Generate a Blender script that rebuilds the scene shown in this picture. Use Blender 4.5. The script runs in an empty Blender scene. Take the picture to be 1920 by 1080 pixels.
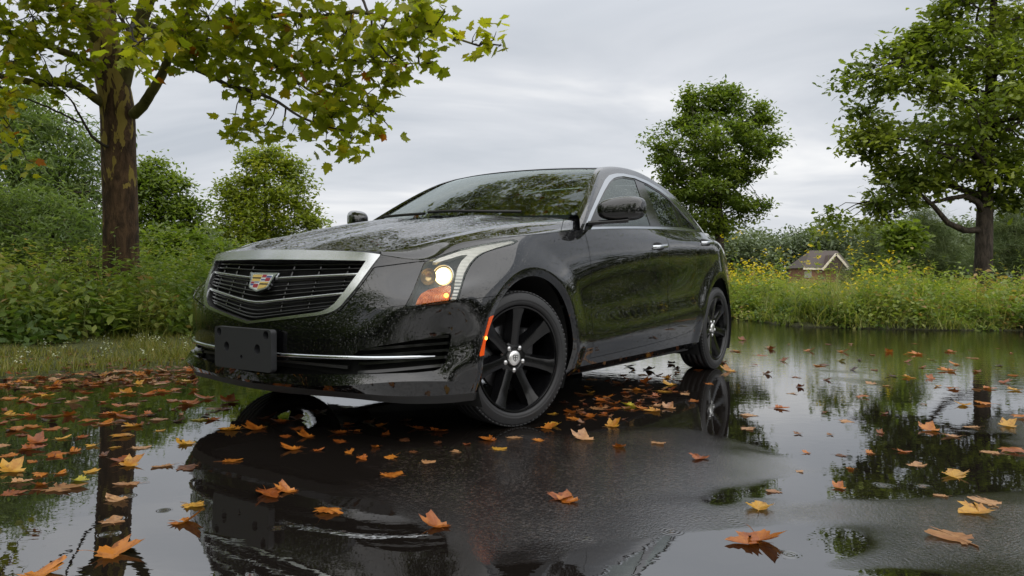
import bpy, math, random
import numpy as np
from mathutils import Vector, Matrix
R = math.radians
C = bpy.context.scene.collection
sc = bpy.context.scene
rng = np.random.default_rng(7)
random.seed(7)

# ------------------------------------------------------------------ camera
cam_d = bpy.data.cameras.new('camera')
cam = bpy.data.objects.new('camera', cam_d)
C.objects.link(cam)
cam.matrix_world = Matrix.Translation((0, 0, .704)) @ Matrix.Rotation(R(90), 4, 'X') @ Matrix.Rotation(.0131, 4, 'Z')
cam_d.sensor_width = 36.0
cam_d.lens = 36.0 * 1402. / 1920.
cam_d.shift_y = -23. / 1920.
cam_d.clip_start = .05
cam_d.clip_end = 2000
sc.camera = cam
sc.view_settings.view_transform = 'Standard'
sc.view_settings.look = 'None'
sc.view_settings.exposure = 0.86
sc.view_settings.gamma = 1.0
sc.cycles.max_bounces = 10
sc.cycles.transparent_max_bounces = 24
sc.cycles.caustics_reflective = False
sc.cycles.caustics_refractive = False
sc.cycles.sample_clamp_indirect = 6.0

# ------------------------------------------------------------------ overcast sky
SUN_EL, SUN_ROT = R(52), R(150)
world = bpy.data.worlds.new('World')
sc.world = world
world.use_nodes = True
wt = world.node_tree
wt.nodes.clear()
def wn(t, **k):
    n = wt.nodes.new(t)
    for a, b in k.items(): setattr(n, a, b)
    return n
wl = wt.links.new
w_out = wn('ShaderNodeOutputWorld')
w_sky = wn('ShaderNodeTexSky', sky_type='NISHITA')
w_sky.sun_disc = False
w_sky.sun_elevation = SUN_EL
w_sky.sun_rotation = SUN_ROT
w_sky.dust_density = 3.0
w_bg1 = wn('ShaderNodeBackground')
w_bg1.inputs['Strength'].default_value = .05
wl(w_sky.outputs[0], w_bg1.inputs['Color'])
w_geo = wn('ShaderNodeTexCoord')
w_sep = wn('ShaderNodeSeparateXYZ')
wl(w_geo.outputs['Generated'], w_sep.inputs[0])
# cloud deck: project the view direction on a flat layer so that clouds flatten to the horizon
w_zc = wn('ShaderNodeMath', operation='MAXIMUM'); w_zc.inputs[1].default_value = 0.0
wl(w_sep.outputs['Z'], w_zc.inputs[0])
w_za = wn('ShaderNodeMath', operation='ADD'); w_za.inputs[1].default_value = .18
wl(w_zc.outputs[0], w_za.inputs[0])
w_dv = wn('ShaderNodeVectorMath', operation='DIVIDE')
w_cmb = wn('ShaderNodeCombineXYZ')
for i in range(3): wl(w_za.outputs[0], w_cmb.inputs[i])
wl(w_geo.outputs['Generated'], w_dv.inputs[0]); wl(w_cmb.outputs[0], w_dv.inputs[1])
w_map = wn('ShaderNodeMapping'); w_map.inputs['Scale'].default_value = (.55, 1.0, 0.15); w_map.inputs['Location'].default_value = (3.1, 0.4, 0); w_map.inputs['Rotation'].default_value = (0, 0, R(14))
wl(w_dv.outputs[0], w_map.inputs[0])
w_no = wn('ShaderNodeTexNoise'); w_no.inputs['Scale'].default_value = 1.25; w_no.inputs['Detail'].default_value = 5; w_no.inputs['Roughness'].default_value = .52; w_no.inputs['Distortion'].default_value = .5
wl(w_map.outputs[0], w_no.inputs['Vector'])
w_cr = wn('ShaderNodeValToRGB')
w_cr.color_ramp.elements[0].position = .32; w_cr.color_ramp.elements[0].color = (.44, .47, .515, 1)
w_cr.color_ramp.elements[1].position = .66; w_cr.color_ramp.elements[1].color = (.80, .80, .80, 1)
e = w_cr.color_ramp.elements.new(.5); e.color = (.575, .595, .63, 1)
wl(w_no.outputs['Fac'], w_cr.inputs[0])
w_bg2 = wn('ShaderNodeBackground')
wl(w_cr.outputs[0], w_bg2.inputs['Color'])
# an overcast sky is about three times brighter overhead than at the horizon
w_mr = wn('ShaderNodeMapRange'); w_mr.inputs['From Min'].default_value = .30; w_mr.inputs['From Max'].default_value = 1.0
w_mr.inputs['To Min'].default_value = .72; w_mr.inputs['To Max'].default_value = 1.45
wl(w_sep.outputs['Z'], w_mr.inputs['Value']); wl(w_mr.outputs[0], w_bg2.inputs['Strength'])
w_mix = wn('ShaderNodeMixShader'); w_mix.inputs[0].default_value = .93
wl(w_bg1.outputs[0], w_mix.inputs[1]); wl(w_bg2.outputs[0], w_mix.inputs[2]); wl(w_mix.outputs[0], w_out.inputs[0])

sun_d = bpy.data.lights.new('sun', 'SUN')
sun_d.energy = 1.5
sun_d.angle = R(120)
sun_d.color = (1.0, .96, .90)
sun = bpy.data.objects.new('sun', sun_d)
C.objects.link(sun)
# sun_rotation is measured from +Y towards +X
_sd = Vector((math.sin(SUN_ROT) * math.cos(SUN_EL), math.cos(SUN_ROT) * math.cos(SUN_EL), math.sin(SUN_EL)))
sun.rotation_euler = (-_sd).to_track_quat('-Z', 'Y').to_euler()
sun.location = _sd * 50

# ------------------------------------------------------------------ helpers
def tag(o, label=None, cat=None, group=None, kind=None):
    if label: o['label'] = label
    if cat: o['category'] = cat
    if group: o['group'] = group
    if kind: o['kind'] = kind
    return o
def empty(name, loc=(0, 0, 0), rz=0, parent=None):
    o = bpy.data.objects.new(name, None)
    C.objects.link(o); o.location = loc; o.rotation_euler = (0, 0, rz)
    o.empty_display_size = .1
    if parent: o.parent = parent
    return o
def mesh_data(name, V, F, mats=(), midx=None, N=None, smooth=True, uv=None):
    """V (n,3); F = (m,k) int array or list of such arrays (k = 3 or 4)"""
    me = bpy.data.meshes.new(name)
    Fs = F if isinstance(F, list) else [F]
    Fs = [np.asarray(f, dtype=np.int64) for f in Fs if len(f)]
    V = np.asarray(V, dtype=np.float32)
    nl = sum(f.size for f in Fs); nf = sum(len(f) for f in Fs)
    me.vertices.add(len(V)); me.vertices.foreach_set('co', V.ravel())
    me.loops.add(nl); me.polygons.add(nf)
    loops = np.concatenate([f.ravel() for f in Fs]) if Fs else np.zeros(0, int)
    cnt = np.concatenate([np.full(len(f), f.shape[1]) for f in Fs]) if Fs else np.zeros(0, int)
    st = np.concatenate([[0], np.cumsum(cnt)[:-1]]) if len(cnt) else cnt
    me.loops.foreach_set('vertex_index', loops.astype(np.int32))
    me.polygons.foreach_set('loop_start', st.astype(np.int32))
    me.polygons.foreach_set('loop_total', cnt.astype(np.int32))
    me.polygons.foreach_set('use_smooth', np.full(nf, bool(smooth)))
    for m in (mats if isinstance(mats, (list, tuple)) else [mats]): me.materials.append(m)
    if midx is not None: me.polygons.foreach_set('material_index', np.asarray(midx, dtype=np.int32))
    me.update(calc_edges=True)
    if uv is not None:
        l = me.uv_layers.new(name='UVMap')
        l.data.foreach_set('uv', np.asarray(uv, dtype=np.float32)[loops].ravel())
    if N is not None:
        N = np.asarray(N, dtype=np.float64)
        N = N / np.maximum(np.linalg.norm(N, axis=1, keepdims=True), 1e-9)
        me.normals_split_custom_set_from_vertices(N.tolist())
    return me
def obj(name, me, parent=None):
    o = bpy.data.objects.new(name, me)
    C.objects.link(o)
    if parent: o.parent = parent
    return o
def mk(name, V, F, mats, parent=None, **k):
    return obj(name, mesh_data(name, V, F, mats, **k), parent)
class MB:
    """collects shapes into one mesh"""
    def __init__(s): s.V = []; s.F3 = []; s.F4 = []; s.n = 0; s.m3 = []; s.m4 = []
    def add(s, V, F, m=0):
        V = np.asarray(V, float); F = np.asarray(F, int)
        if len(F) == 0: return s
        (s.F3 if F.shape[1] == 3 else s.F4).append(F + s.n)
        (s.m3 if F.shape[1] == 3 else s.m4).append(np.full(len(F), m))
        s.V.append(V); s.n += len(V); return s
    def build(s, name, mats, parent=None, smooth=True, N=None):
        V = np.concatenate(s.V); Fs = []; ms = []
        if s.F3: Fs.append(np.concatenate(s.F3)); ms.append(np.concatenate(s.m3))
        if s.F4: Fs.append(np.concatenate(s.F4)); ms.append(np.concatenate(s.m4))
        return mk(name, V, Fs, mats, parent, smooth=smooth, midx=np.concatenate(ms), N=N)
def grid_faces(n, m, wrap_i=False, wrap_j=False):
    i = np.arange(n if wrap_i else n - 1); j = np.arange(m if wrap_j else m - 1)
    I, J = np.meshgrid(i, j, indexing='ij')
    I2 = (I + 1) % n; J2 = (J + 1) % m
    return np.stack([I * m + J, I2 * m + J, I2 * m + J2, I * m + J2], -1).reshape(-1, 4)
def lathe(prof, n=64, axis='y'):
    """prof: (r, h) pairs; spun about the y axis (h along y)"""
    prof = np.asarray(prof, float); a = np.linspace(0, 2 * np.pi, n, endpoint=False)
    V = np.stack([prof[:, None, 0] * np.cos(a), np.repeat(prof[:, 1:2], n, 1), prof[:, None, 0] * np.sin(a)], -1)
    if axis == 'z': V = V[..., [0, 2, 1]]
    if axis == 'x': V = V[..., [1, 0, 2]]
    F = grid_faces(len(prof), n, wrap_j=True)
    if axis in 'y': F = F[:, ::-1]
    return V.reshape(-1, 3), F
def box(c, s, bev=0.0):
    """bevelled box"""
    b = min(bev, min(s) * .45); h = np.array(s) / 2.
    if b <= 0:
        V = np.array([[x, y, z] for x in (-1, 1) for y in (-1, 1) for z in (-1, 1)], float) * h + c
        return V, np.array([[0, 1, 3, 2], [4, 6, 7, 5], [0, 4, 5, 1], [2, 3, 7, 6], [0, 2, 6, 4], [1, 5, 7, 3]])
    # superellipsoid-like rounded box by grid
    u = np.linspace(-np.pi / 2, np.pi / 2, 9); v = np.linspace(-np.pi, np.pi, 16, endpoint=False) + np.pi / 16
    U, W = np.meshgrid(u, v, indexing='ij')
    d = np.stack([np.cos(U) * np.cos(W), np.cos(U) * np.sin(W), np.sin(U)], -1)
    V = np.sign(d) * (h - b) * (np.abs(d) > 1e-6) + d * b + np.array(c)
    return V.reshape(-1, 3), grid_faces(9, 16, wrap_j=True)
def sweep(path, prof, up=(0, 0, 1), closed_prof=True, scale=None):
    """prof points (a, b): a along side (path x up), b along up"""
    P = np.asarray(path, float); n = len(P)
    T = np.gradient(P, axis=0); T /= np.linalg.norm(T, axis=1, keepdims=True)
    up = np.asarray(up, float)
    if up.ndim == 1: up = np.repeat(up[None], n, 0)
    S = np.cross(T, up); S /= np.linalg.norm(S, axis=1, keepdims=True)
    U = np.cross(S, T)
    prof = np.asarray(prof, float); k = len(prof)
    sca = np.ones(n) if scale is None else np.asarray(scale)
    V = P[:, None] + sca[:, None, None] * (S[:, None] * prof[None, :, 0:1] + U[:, None] * prof[None, :, 1:2])
    V = V.reshape(-1, 3); F = [grid_faces(n, k, wrap_j=closed_prof)]
    return V, F[0]
def tube(path, r, k=8, caps=True):
    P = np.asarray(path, float); n = len(P)
    r = np.full(n, r) if np.isscalar(r) else np.asarray(r, float)
    T = np.gradient(P, axis=0); T /= np.maximum(np.linalg.norm(T, axis=1, keepdims=True), 1e-9)
    U = np.zeros_like(P); a = np.array([0, 0, 1.]) if abs(T[0, 2]) < .9 else np.array([1., 0, 0])
    u = np.cross(T[0], a); u /= np.linalg.norm(u)
    for i in range(n):
        u = u - T[i] * (u @ T[i]); u /= max(np.linalg.norm(u), 1e-9); U[i] = u
    W = np.cross(T, U); t = np.linspace(0, 2 * np.pi, k, endpoint=False)
    V = P[:, None] + r[:, None, None] * (U[:, None] * np.cos(t)[None, :, None] + W[:, None] * np.sin(t)[None, :, None])
    return V.reshape(-1, 3), grid_faces(n, k, wrap_j=True)
def ncs(t, P, q):
    """natural cubic spline through P (n,d) at t, evaluated at q"""
    t = np.asarray(t, float); P = np.asarray(P, float); q = np.asarray(q, float)
    if P.ndim == 1: return ncs(t, P[:, None], q)[:, 0]
    n = len(t); h = np.diff(t)
    A = np.zeros((n, n)); b = np.zeros((n, P.shape[1])); A[0, 0] = A[-1, -1] = 1
    for i in range(1, n - 1):
        A[i, i - 1] = h[i - 1]; A[i, i] = 2 * (h[i - 1] + h[i]); A[i, i + 1] = h[i]
        b[i] = 6 * ((P[i + 1] - P[i]) / h[i] - (P[i] - P[i - 1]) / h[i - 1])
    M = np.linalg.solve(A, b)
    k = np.clip(np.searchsorted(t, q) - 1, 0, n - 2)
    hk = h[k][:, None]; a = (t[k + 1] - q)[:, None] / hk; c = (q - t[k])[:, None] / hk
    return a * P[k] + c * P[k + 1] + ((a ** 3 - a) * M[k] + (c ** 3 - c) * M[k + 1]) * hk ** 2 / 6
def chord(P):
    return np.concatenate([[0], np.cumsum(np.linalg.norm(np.diff(np.asarray(P, float), axis=0), axis=1))])
def curve(P, n):
    t = chord(P); return ncs(t, P, np.linspace(0, t[-1], n))

# ------------------------------------------------------------------ materials
def new_mat(name):
    m = bpy.data.materials.new(name); m.use_nodes = True
    return m, m.node_tree, m.node_tree.nodes['Principled BSDF']
def nd(nt, t, **k):
    n = nt.nodes.new(t)
    for a, b in k.items():
        if a.startswith('i_'): n.inputs[a[2:].replace('_', ' ')].default_value = b
        else: setattr(n, a, b)
    return n
def simple(name, col, rough=.5, metal=0.0, **k):
    m, nt, b = new_mat(name)
    b.inputs['Base Color'].default_value = (*col, 1); b.inputs['Roughness'].default_value = rough; b.inputs['Metallic'].default_value = metal
    for a, v in k.items(): b.inputs[a.replace('_', ' ')].default_value = v
    return m
def ramp(nt, fac, stops, interp='LINEAR'):
    r = nd(nt, 'ShaderNodeValToRGB'); cr = r.color_ramp; cr.interpolation = interp
    while len(cr.elements) > 1: cr.elements.remove(cr.elements[-1])
    for i, (p, c) in enumerate(stops):
        e = cr.elements[0] if i == 0 else cr.elements.new(p)
        e.position = p; e.color = (*c, 1) if len(c) == 3 else c
    nt.links.new(fac, r.inputs[0]); return r.outputs[0]
def mth(nt, op, a, b=None, c=None, clamp=False):
    n = nd(nt, 'ShaderNodeMath', operation=op); n.use_clamp = clamp
    for i, x in enumerate((a, b, c)):
        if x is None: continue
        if isinstance(x, (int, float)): n.inputs[i].default_value = x
        else: nt.links.new(x, n.inputs[i])
    return n.outputs[0]
def noise(nt, vec, scale, detail=3, rough=.5, dist=0.0):
    n = nd(nt, 'ShaderNodeTexNoise'); n.inputs['Scale'].default_value = scale; n.inputs['Detail'].default_value = detail
    n.inputs['Roughness'].default_value = rough; n.inputs['Distortion'].default_value = dist
    if vec is not None: nt.links.new(vec, n.inputs['Vector'])
    return n.outputs['Fac']
def objco(nt):
    return nd(nt, 'ShaderNodeTexCoord').outputs['Object']
def drops(nt, vec, scale, dens, soft=.12):
    """rain beads: height of random round drops on a voronoi lattice"""
    v = nd(nt, 'ShaderNodeTexVoronoi'); v.inputs['Scale'].default_value = scale
    nt.links.new(vec, v.inputs['Vector'])
    sp = nd(nt, 'ShaderNodeSeparateColor'); nt.links.new(v.outputs['Color'], sp.inputs[0])
    rad = mth(nt, 'MULTIPLY', sp.outputs[0], .42)
    on = mth(nt, 'LESS_THAN', sp.outputs[1], dens)
    d = mth(nt, 'SUBTRACT', rad, v.outputs['Distance'])
    d = mth(nt, 'MAXIMUM', d, 0.0)
    h = mth(nt, 'POWER', d, .5)
    return mth(nt, 'MULTIPLY', h, on)
def paint_mat(name, s1=92., s2=170., dens=.7, strength=.36, streak=False):
    m, nt, b = new_mat(name)
    b.inputs['Base Color'].default_value = (.0025, .0025, .003, 1)
    b.inputs['Roughness'].default_value = .03; b.inputs['IOR'].default_value = 1.54
    b.inputs['Coat Weight'].default_value = .45; b.inputs['Coat IOR'].default_value = 1.5; b.inputs['Coat Roughness'].default_value = .02
    co = objco(nt)
    h = mth(nt, 'ADD', drops(nt, co, s1, dens), mth(nt, 'MULTIPLY', drops(nt, co, s2, dens), .5))
    h = mth(nt, 'ADD', mth(nt, 'MULTIPLY', h, .75), mth(nt, 'MULTIPLY', drops(nt, co, 46, .22), .8))
    if streak:
        w = noise(nt, co, 42, 4, .6, .6)
        w = ramp(nt, w, [(.47, (0, 0, 0)), (.56, (1, 1, 1))])
        h = mth(nt, 'ADD', h, mth(nt, 'MULTIPLY', w, .7))
    bp = nd(nt, 'ShaderNodeBump'); bp.inputs['Strength'].default_value = strength; bp.inputs['Distance'].default_value = .006
    nt.links.new(h, bp.inputs['Height']); nt.links.new(bp.outputs[0], b.inputs['Normal']); nt.links.new(bp.outputs[0], b.inputs['Coat Normal'])
    return m
def glass_mat(name, tint=(.25, .3, .28), transp=.5, dropz=0.0, ior=1.5, refl=1.0):
    """thin tinted pane: fresnel mirror over a tinted transparent sheet"""
    m = bpy.data.materials.new(name); m.use_nodes = True; nt = m.node_tree; nt.nodes.clear()
    o = nd(nt, 'ShaderNodeOutputMaterial'); tr = nd(nt, 'ShaderNodeBsdfTransparent'); gl = nd(nt, 'ShaderNodeBsdfGlossy')
    tr.inputs[0].default_value = tuple(t * transp for t in tint) + (1,)
    gl.inputs['Roughness'].default_value = .015; gl.inputs[0].default_value = (refl * .92, refl, refl * .96, 1)
    fr = nd(nt, 'ShaderNodeFresnel'); fr.inputs['IOR'].default_value = ior
    mx = nd(nt, 'ShaderNodeMixShader')
    nt.links.new(fr.outputs[0], mx.inputs[0]); nt.links.new(tr.outputs[0], mx.inputs[1]); nt.links.new(gl.outputs[0], mx.inputs[2])
    nt.links.new(mx.outputs[0], o.inputs[0])
    if dropz:
        co = objco(nt)
        h = mth(nt, 'ADD', drops(nt, co, 85, .75), mth(nt, 'MULTIPLY', drops(nt, co, 160, .8), .5))
        bp = nd(nt, 'ShaderNodeBump'); bp.inputs['Strength'].default_value = dropz; bp.inputs['Distance'].default_value = .006
        nt.links.new(h, bp.inputs['Height']); nt.links.new(bp.outputs[0], gl.inputs['Normal']); nt.links.new(bp.outputs[0], fr.inputs['Normal'])
    return m
def emis(name, col, s):
    m, nt, b = new_mat(name)
    b.inputs['Base Color'].default_value = (*col, 1); b.inputs['Emission Color'].default_value = (*col, 1); b.inputs['Emission Strength'].default_value = s
    return m

M = {}
M['paint'] = paint_mat('wet_black_paint')
M['hood'] = paint_mat('wet_black_hood_paint', 55., 120., .95, .8, True)
M['gloss'] = simple('gloss_black_trim', (.006, .006, .006), .12)
M['black'] = simple('black_plastic', (.012, .012, .012), .55)
M['gap'] = simple('panel_gap_black', (.003, .003, .003), .9)
M['chrome'] = simple('bright_trim', (.50, .52, .54), .14, 1.0)
M['chrome2'] = simple('satin_trim', (.50, .51, .515), .27, 1.0)
M['silver'] = simple('silver_reflector', (.75, .75, .74), .3, .8)
M['guide'], _nt, _b = new_mat('light_guide_ribs')
_co = objco(_nt); _w = nd(_nt, 'ShaderNodeTexWave', wave_type='BANDS', bands_direction='Z'); _w.inputs['Scale'].default_value = 22; _w.inputs['Distortion'].default_value = .3; _nt.links.new(_co, _w.inputs['Vector'])
_sp = nd(_nt, 'ShaderNodeSeparateXYZ'); _nt.links.new(_co, _sp.inputs[0]); _lo = nd(_nt, 'ShaderNodeMapRange'); _lo.inputs['From Min'].default_value = .66; _lo.inputs['From Max'].default_value = .72; _lo.inputs['To Min'].default_value = 1; _lo.inputs['To Max'].default_value = .12; _nt.links.new(_sp.outputs['Z'], _lo.inputs['Value'])
_f = mth(_nt, 'MULTIPLY', ramp(_nt, _w.outputs['Fac'], [(.35, (1, 1, 1)), (.5, (0, 0, 0))]), _lo.outputs[0])
_mx = nd(_nt, 'ShaderNodeMix', data_type='RGBA'); _nt.links.new(_f, _mx.inputs[0]); _mx.inputs[6].default_value = (.62, .61, .55, 1); _mx.inputs[7].default_value = (.10, .10, .10, 1); _nt.links.new(_mx.outputs[2], _b.inputs['Base Color'])
_b.inputs['Metallic'].default_value = .35; _b.inputs['Roughness'].default_value = .28
_bp = nd(_nt, 'ShaderNodeBump'); _bp.inputs['Distance'].default_value = .004; _bp.inputs['Strength'].default_value = .5; _nt.links.new(noise(_nt, _co, 60, 2), _bp.inputs['Height']); _nt.links.new(_bp.outputs[0], _b.inputs['Normal'])
M['rim'] = simple('black_alloy', (.004, .004, .0045), .16, 0.0, Specular_IOR_Level=.35)
M['tyre'] = simple('tyre_rubber', (.010, .010, .011), .55)
M['disc'] = simple('brake_disc', (.10, .10, .105), .45, .8)
M['lens'] = glass_mat('clear_lens', (1, 1, 1), .93, .35, 1.45)
M['glass_w'] = glass_mat('windscreen_glass', (.30, .42, .36), .75, 0.25, 1.6)
M['glass_s'] = glass_mat('side_glass', (.16, .18, .18), .6, .4, 1.6)
M['amber'], _nt, _b = new_mat('amber_lens')
_co = objco(_nt); _w = nd(_nt, 'ShaderNodeTexWave', wave_type='BANDS', bands_direction='Y'); _w.inputs['Scale'].default_value = 42; _w.inputs['Distortion'].default_value = 1.5; _nt.links.new(_co, _w.inputs['Vector'])
_nt.links.new(ramp(_nt, noise(_nt, _co, 34, 3), [(.35, (.20, .030, .006)), (.5, (.50, .12, .03)), (.68, (.62, .30, .16))]), _b.inputs['Base Color'])
_bp = nd(_nt, 'ShaderNodeBump'); _bp.inputs['Strength'].default_value = .8; _bp.inputs['Distance'].default_value = .006; _nt.links.new(_w.outputs['Fac'], _bp.inputs['Height']); _nt.links.new(_bp.outputs[0], _b.inputs['Normal']); _b.inputs['Roughness'].default_value = .18
_b.inputs['Emission Color'].default_value = (1, .22, .03, 1); _b.inputs['Emission Strength'].default_value = .12
M['bulb'] = emis('amber_bulb', (1.0, .45, .06), 2.5)
M['lamp'] = emis('headlamp_beam', (1.0, .88, .60), 3.6)
M['lamp2'] = emis('headlamp_rim', (1.0, .66, .22), 1.6)
M['lamp3'] = emis('headlamp_glow', (1.0, .78, .36), 2.6)
M['lampring'] = simple('glow_toned_bowl', (.50, .36, .16), .25, .8)
M['red'] = simple('red_lens', (.25, .01, .01), .15)
M['cloth'] = simple('black_seat', (.02, .02, .021), .7)
M['dash'] = simple('dash_grey', (.03, .03, .032), .6)
M['plate'] = simple('plate_bracket_plastic', (.022, .023, .025), .5)
M['marker'] = simple('orange_reflector', (.62, .075, .004), .25, 0, Emission_Color=(1, .1, .0, 1), Emission_Strength=.10)
M['nut'] = simple('wheel_nut_steel', (.5, .5, .5), .3, 1.0)
M['gold'] = simple('emblem_gold', (.50, .36, .10), .4, .3)
M['ered'] = simple('emblem_red', (.22, .008, .02), .35)
M['eblue'] = simple('emblem_blue', (.03, .06, .2), .4)

# ================================================================== the car
# car space: x forward from the front axle, y to the car's left, z up
TH = .5862
car = empty('parked_car', (-.6737, 3.989, 0), math.atan2(-math.cos(TH), -math.sin(TH)))
tag(car, 'black rain-beaded sedan with lit headlights parked on the flooded pavement', 'car')
_fx = np.array([-math.sin(TH), -math.cos(TH)]); _ly = np.array([math.cos(TH), -math.sin(TH)])
def pic(V):
    """where points of car space fall in the photograph (used to trace outlines onto the body surfaces)"""
    V = np.asarray(V)
    P = np.array([-.6737, 3.989]) + V[:, 0:1] * _fx + V[:, 1:2] * _ly
    u = 1402. * P[:, 0] / P[:, 1]; v = -1402. * (V[:, 2] - .704) / P[:, 1]; c, s = math.cos(.0131), math.sin(.0131)
    return np.stack([960 + u * c - v * s, 517 + u * s + v * c], -1)

# ---- surfaces that can be cut exactly along outlines
class S:
    def __init__(s, V, N, T): s.V, s.N, s.T = V, N, T
    def move(s, d): return S(s.V + s.N * d, s.N, s.T)
def patch(V, flip=False):
    """V (n,m,3) dense grid -> S"""
    du = np.gradient(V, axis=0); dv = np.gradient(V, axis=1)
    N = np.cross(du, dv); L = np.linalg.norm(N, axis=-1, keepdims=True)
    N = N / np.maximum(L, 1e-12)
    n, m = V.shape[:2]; Q = grid_faces(n, m)
    T = np.concatenate([Q[:, [0, 1, 2]], Q[:, [0, 2, 3]]])
    if flip: N = -N; T = T[:, ::-1]
    return S(V.reshape(-1, 3), N.reshape(-1, 3), T)
def join(L):
    L = [a for a in L if a is not None and len(a.T)]
    off = np.cumsum([0] + [len(a.V) for a in L[:-1]])
    return S(np.concatenate([a.V for a in L]), np.concatenate([a.N for a in L]), np.concatenate([a.T + o for a, o in zip(L, off)]))
def cut(a, f):
    """split along f = 0: returns (f < 0, f > 0)"""
    f = np.where(np.abs(f) < 1e-7, 1e-7, f)
    T = a.T; sg = f[T] > 0; c = sg.sum(1)
    neg, pos = [T[c == 0]], [T[c == 3]]
    mix = T[(c == 1) | (c == 2)]
    V, N = a.V, a.N
    if len(mix):
        s = f[mix] > 0; one = np.where(s.sum(1) == 1, np.argmax(s, 1), np.argmin(s, 1)); k = np.arange(len(mix))
        A = mix[k, one]; B = mix[k, (one + 1) % 3]; D = mix[k, (one + 2) % 3]
        E = np.concatenate([np.stack([A, B], 1), np.stack([A, D], 1)]); Es = np.sort(E, 1)
        u, inv = np.unique(Es, axis=0, return_inverse=True); inv = inv.ravel()
        t = (f[u[:, 0]] / (f[u[:, 0]] - f[u[:, 1]]))[:, None]
        V2 = V[u[:, 0]] * (1 - t) + V[u[:, 1]] * t; N2 = N[u[:, 0]] * (1 - t) + N[u[:, 1]] * t
        N2 /= np.maximum(np.linalg.norm(N2, axis=1, keepdims=True), 1e-9)
        o = len(V); P = o + inv[:len(mix)]; Q = o + inv[len(mix):]
        V = np.concatenate([V, V2]); N = np.concatenate([N, N2])
        t1 = np.stack([A, P, Q], 1); t2 = np.stack([P, B, D], 1); t3 = np.stack([P, D, Q], 1)
        ap = f[A] > 0
        pos += [t1[ap], t2[~ap], t3[~ap]]; neg += [t1[~ap], t2[ap], t3[ap]]
    def mkS(Ts):
        T = np.concatenate(Ts)
        if len(T) == 0: return S(np.zeros((0, 3)), np.zeros((0, 3)), np.zeros((0, 3), int))
        T = T[(T[:, 0] != T[:, 1]) & (T[:, 1] != T[:, 2]) & (T[:, 0] != T[:, 2])]
        u, inv = np.unique(T, return_inverse=True); return S(V[u], N[u], inv.reshape(-1, 3))
    return mkS(neg), mkS(pos)
def refine(a, n=1):
    for _ in range(n):
        E = np.sort(np.concatenate([a.T[:, [0, 1]], a.T[:, [1, 2]], a.T[:, [2, 0]]]), 1)
        u, inv = np.unique(E, axis=0, return_inverse=True); inv = inv.ravel(); m = len(a.T); o = len(a.V)
        V = np.concatenate([a.V, (a.V[u[:, 0]] + a.V[u[:, 1]]) / 2]); N = np.concatenate([a.N, a.N[u[:, 0]] + a.N[u[:, 1]]])
        N /= np.maximum(np.linalg.norm(N, axis=1, keepdims=True), 1e-9)
        p, q, r = o + inv[:m], o + inv[m:2 * m], o + inv[2 * m:]; A, B, D = a.T.T
        a = S(V, N, np.concatenate([np.stack(x, 1) for x in ((A, p, r), (p, B, q), (r, q, D), (p, q, r))]))
    return a
def sdf(P, poly, r=0.0):
    """signed distance to a closed polygon, negative inside; r rounds the corners"""
    poly = np.asarray(poly, float); A = poly; B = np.roll(poly, -1, 0)
    best = np.full(len(P), 1e9); ins = np.zeros(len(P), bool)
    for a, b in zip(A, B):
        e = b - a; w = P - a; t = np.clip((w @ e) / max(e @ e, 1e-12), 0, 1)
        best = np.minimum(best, np.linalg.norm(w - t[:, None] * e, axis=1))
        c = (a[1] > P[:, 1]) != (b[1] > P[:, 1])
        x = a[0] + (P[:, 1] - a[1]) * e[0] / (e[1] if abs(e[1]) > 1e-12 else 1e-12)
        ins ^= c & (P[:, 0] < x)
    return np.where(ins, -best, best)
def spoly(P, n=6):
    """closed smooth curve through points"""
    P = np.asarray(P, float); k = len(P); Q = np.concatenate([P[-3:], P, P[:3]]); t = chord(Q)
    q = np.concatenate([np.linspace(t[i], t[i + 1], n, endpoint=False) for i in range(3, 3 + k)]); return ncs(t, Q, q)
def border(a):
    E = np.concatenate([a.T[:, [0, 1]], a.T[:, [1, 2]], a.T[:, [2, 0]]])
    k = np.sort(E, 1); u, idx, cnt = np.unique(k, axis=0, return_index=True, return_counts=True)
    return E[idx[cnt == 1]]
def walls(a, d, keep=None, out=0.0):
    """rim of depth d along the open edges (merged by position first)"""
    key = np.round(a.V * 5e4).astype(np.int64); u, first, inv = np.unique(key, axis=0, return_index=True, return_inverse=True); inv = inv.ravel()
    T = inv[a.T]; T = T[(T[:, 0] != T[:, 1]) & (T[:, 1] != T[:, 2]) & (T[:, 0] != T[:, 2])]
    b = S(a.V[first], a.N[first], T); E = border(b)
    if keep is not None: E = E[keep(b.V[E].mean(1))]
    if len(E) == 0: return None
    p, q = b.V[E[:, 0]], b.V[E[:, 1]]; n0, n1 = b.N[E[:, 0]], b.N[E[:, 1]]
    w = np.cross(q - p, (n0 + n1)); w /= np.maximum(np.linalg.norm(w, axis=1, keepdims=True), 1e-9)
    acc = np.zeros((len(b.V), 3)); np.add.at(acc, E[:, 0], w); np.add.at(acc, E[:, 1], w)
    acc /= np.maximum(np.linalg.norm(acc, axis=1, keepdims=True), 1e-9)
    u, inv = np.unique(E, return_inverse=True); inv = inv.reshape(-1, 2); k = len(u)
    V = np.concatenate([b.V[u], b.V[u] - b.N[u] * d + acc[u] * out]); N = np.concatenate([acc[u], acc[u]])
    A, B = inv[:, 0], inv[:, 1]
    return S(V, N, np.concatenate([np.stack([B, A, A + k], 1), np.stack([B, A + k, B + k], 1)]))
def panel(a, d=.012):
    return join([a, walls(a, d, keep=lambda m: np.abs(m[:, 1]) > 1e-3)])
def mirror(a): return S(a.V * [1, -1, 1], a.N * [1, -1, 1], a.T[:, ::-1])
def both(a): return join([a, mirror(a)])
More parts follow.
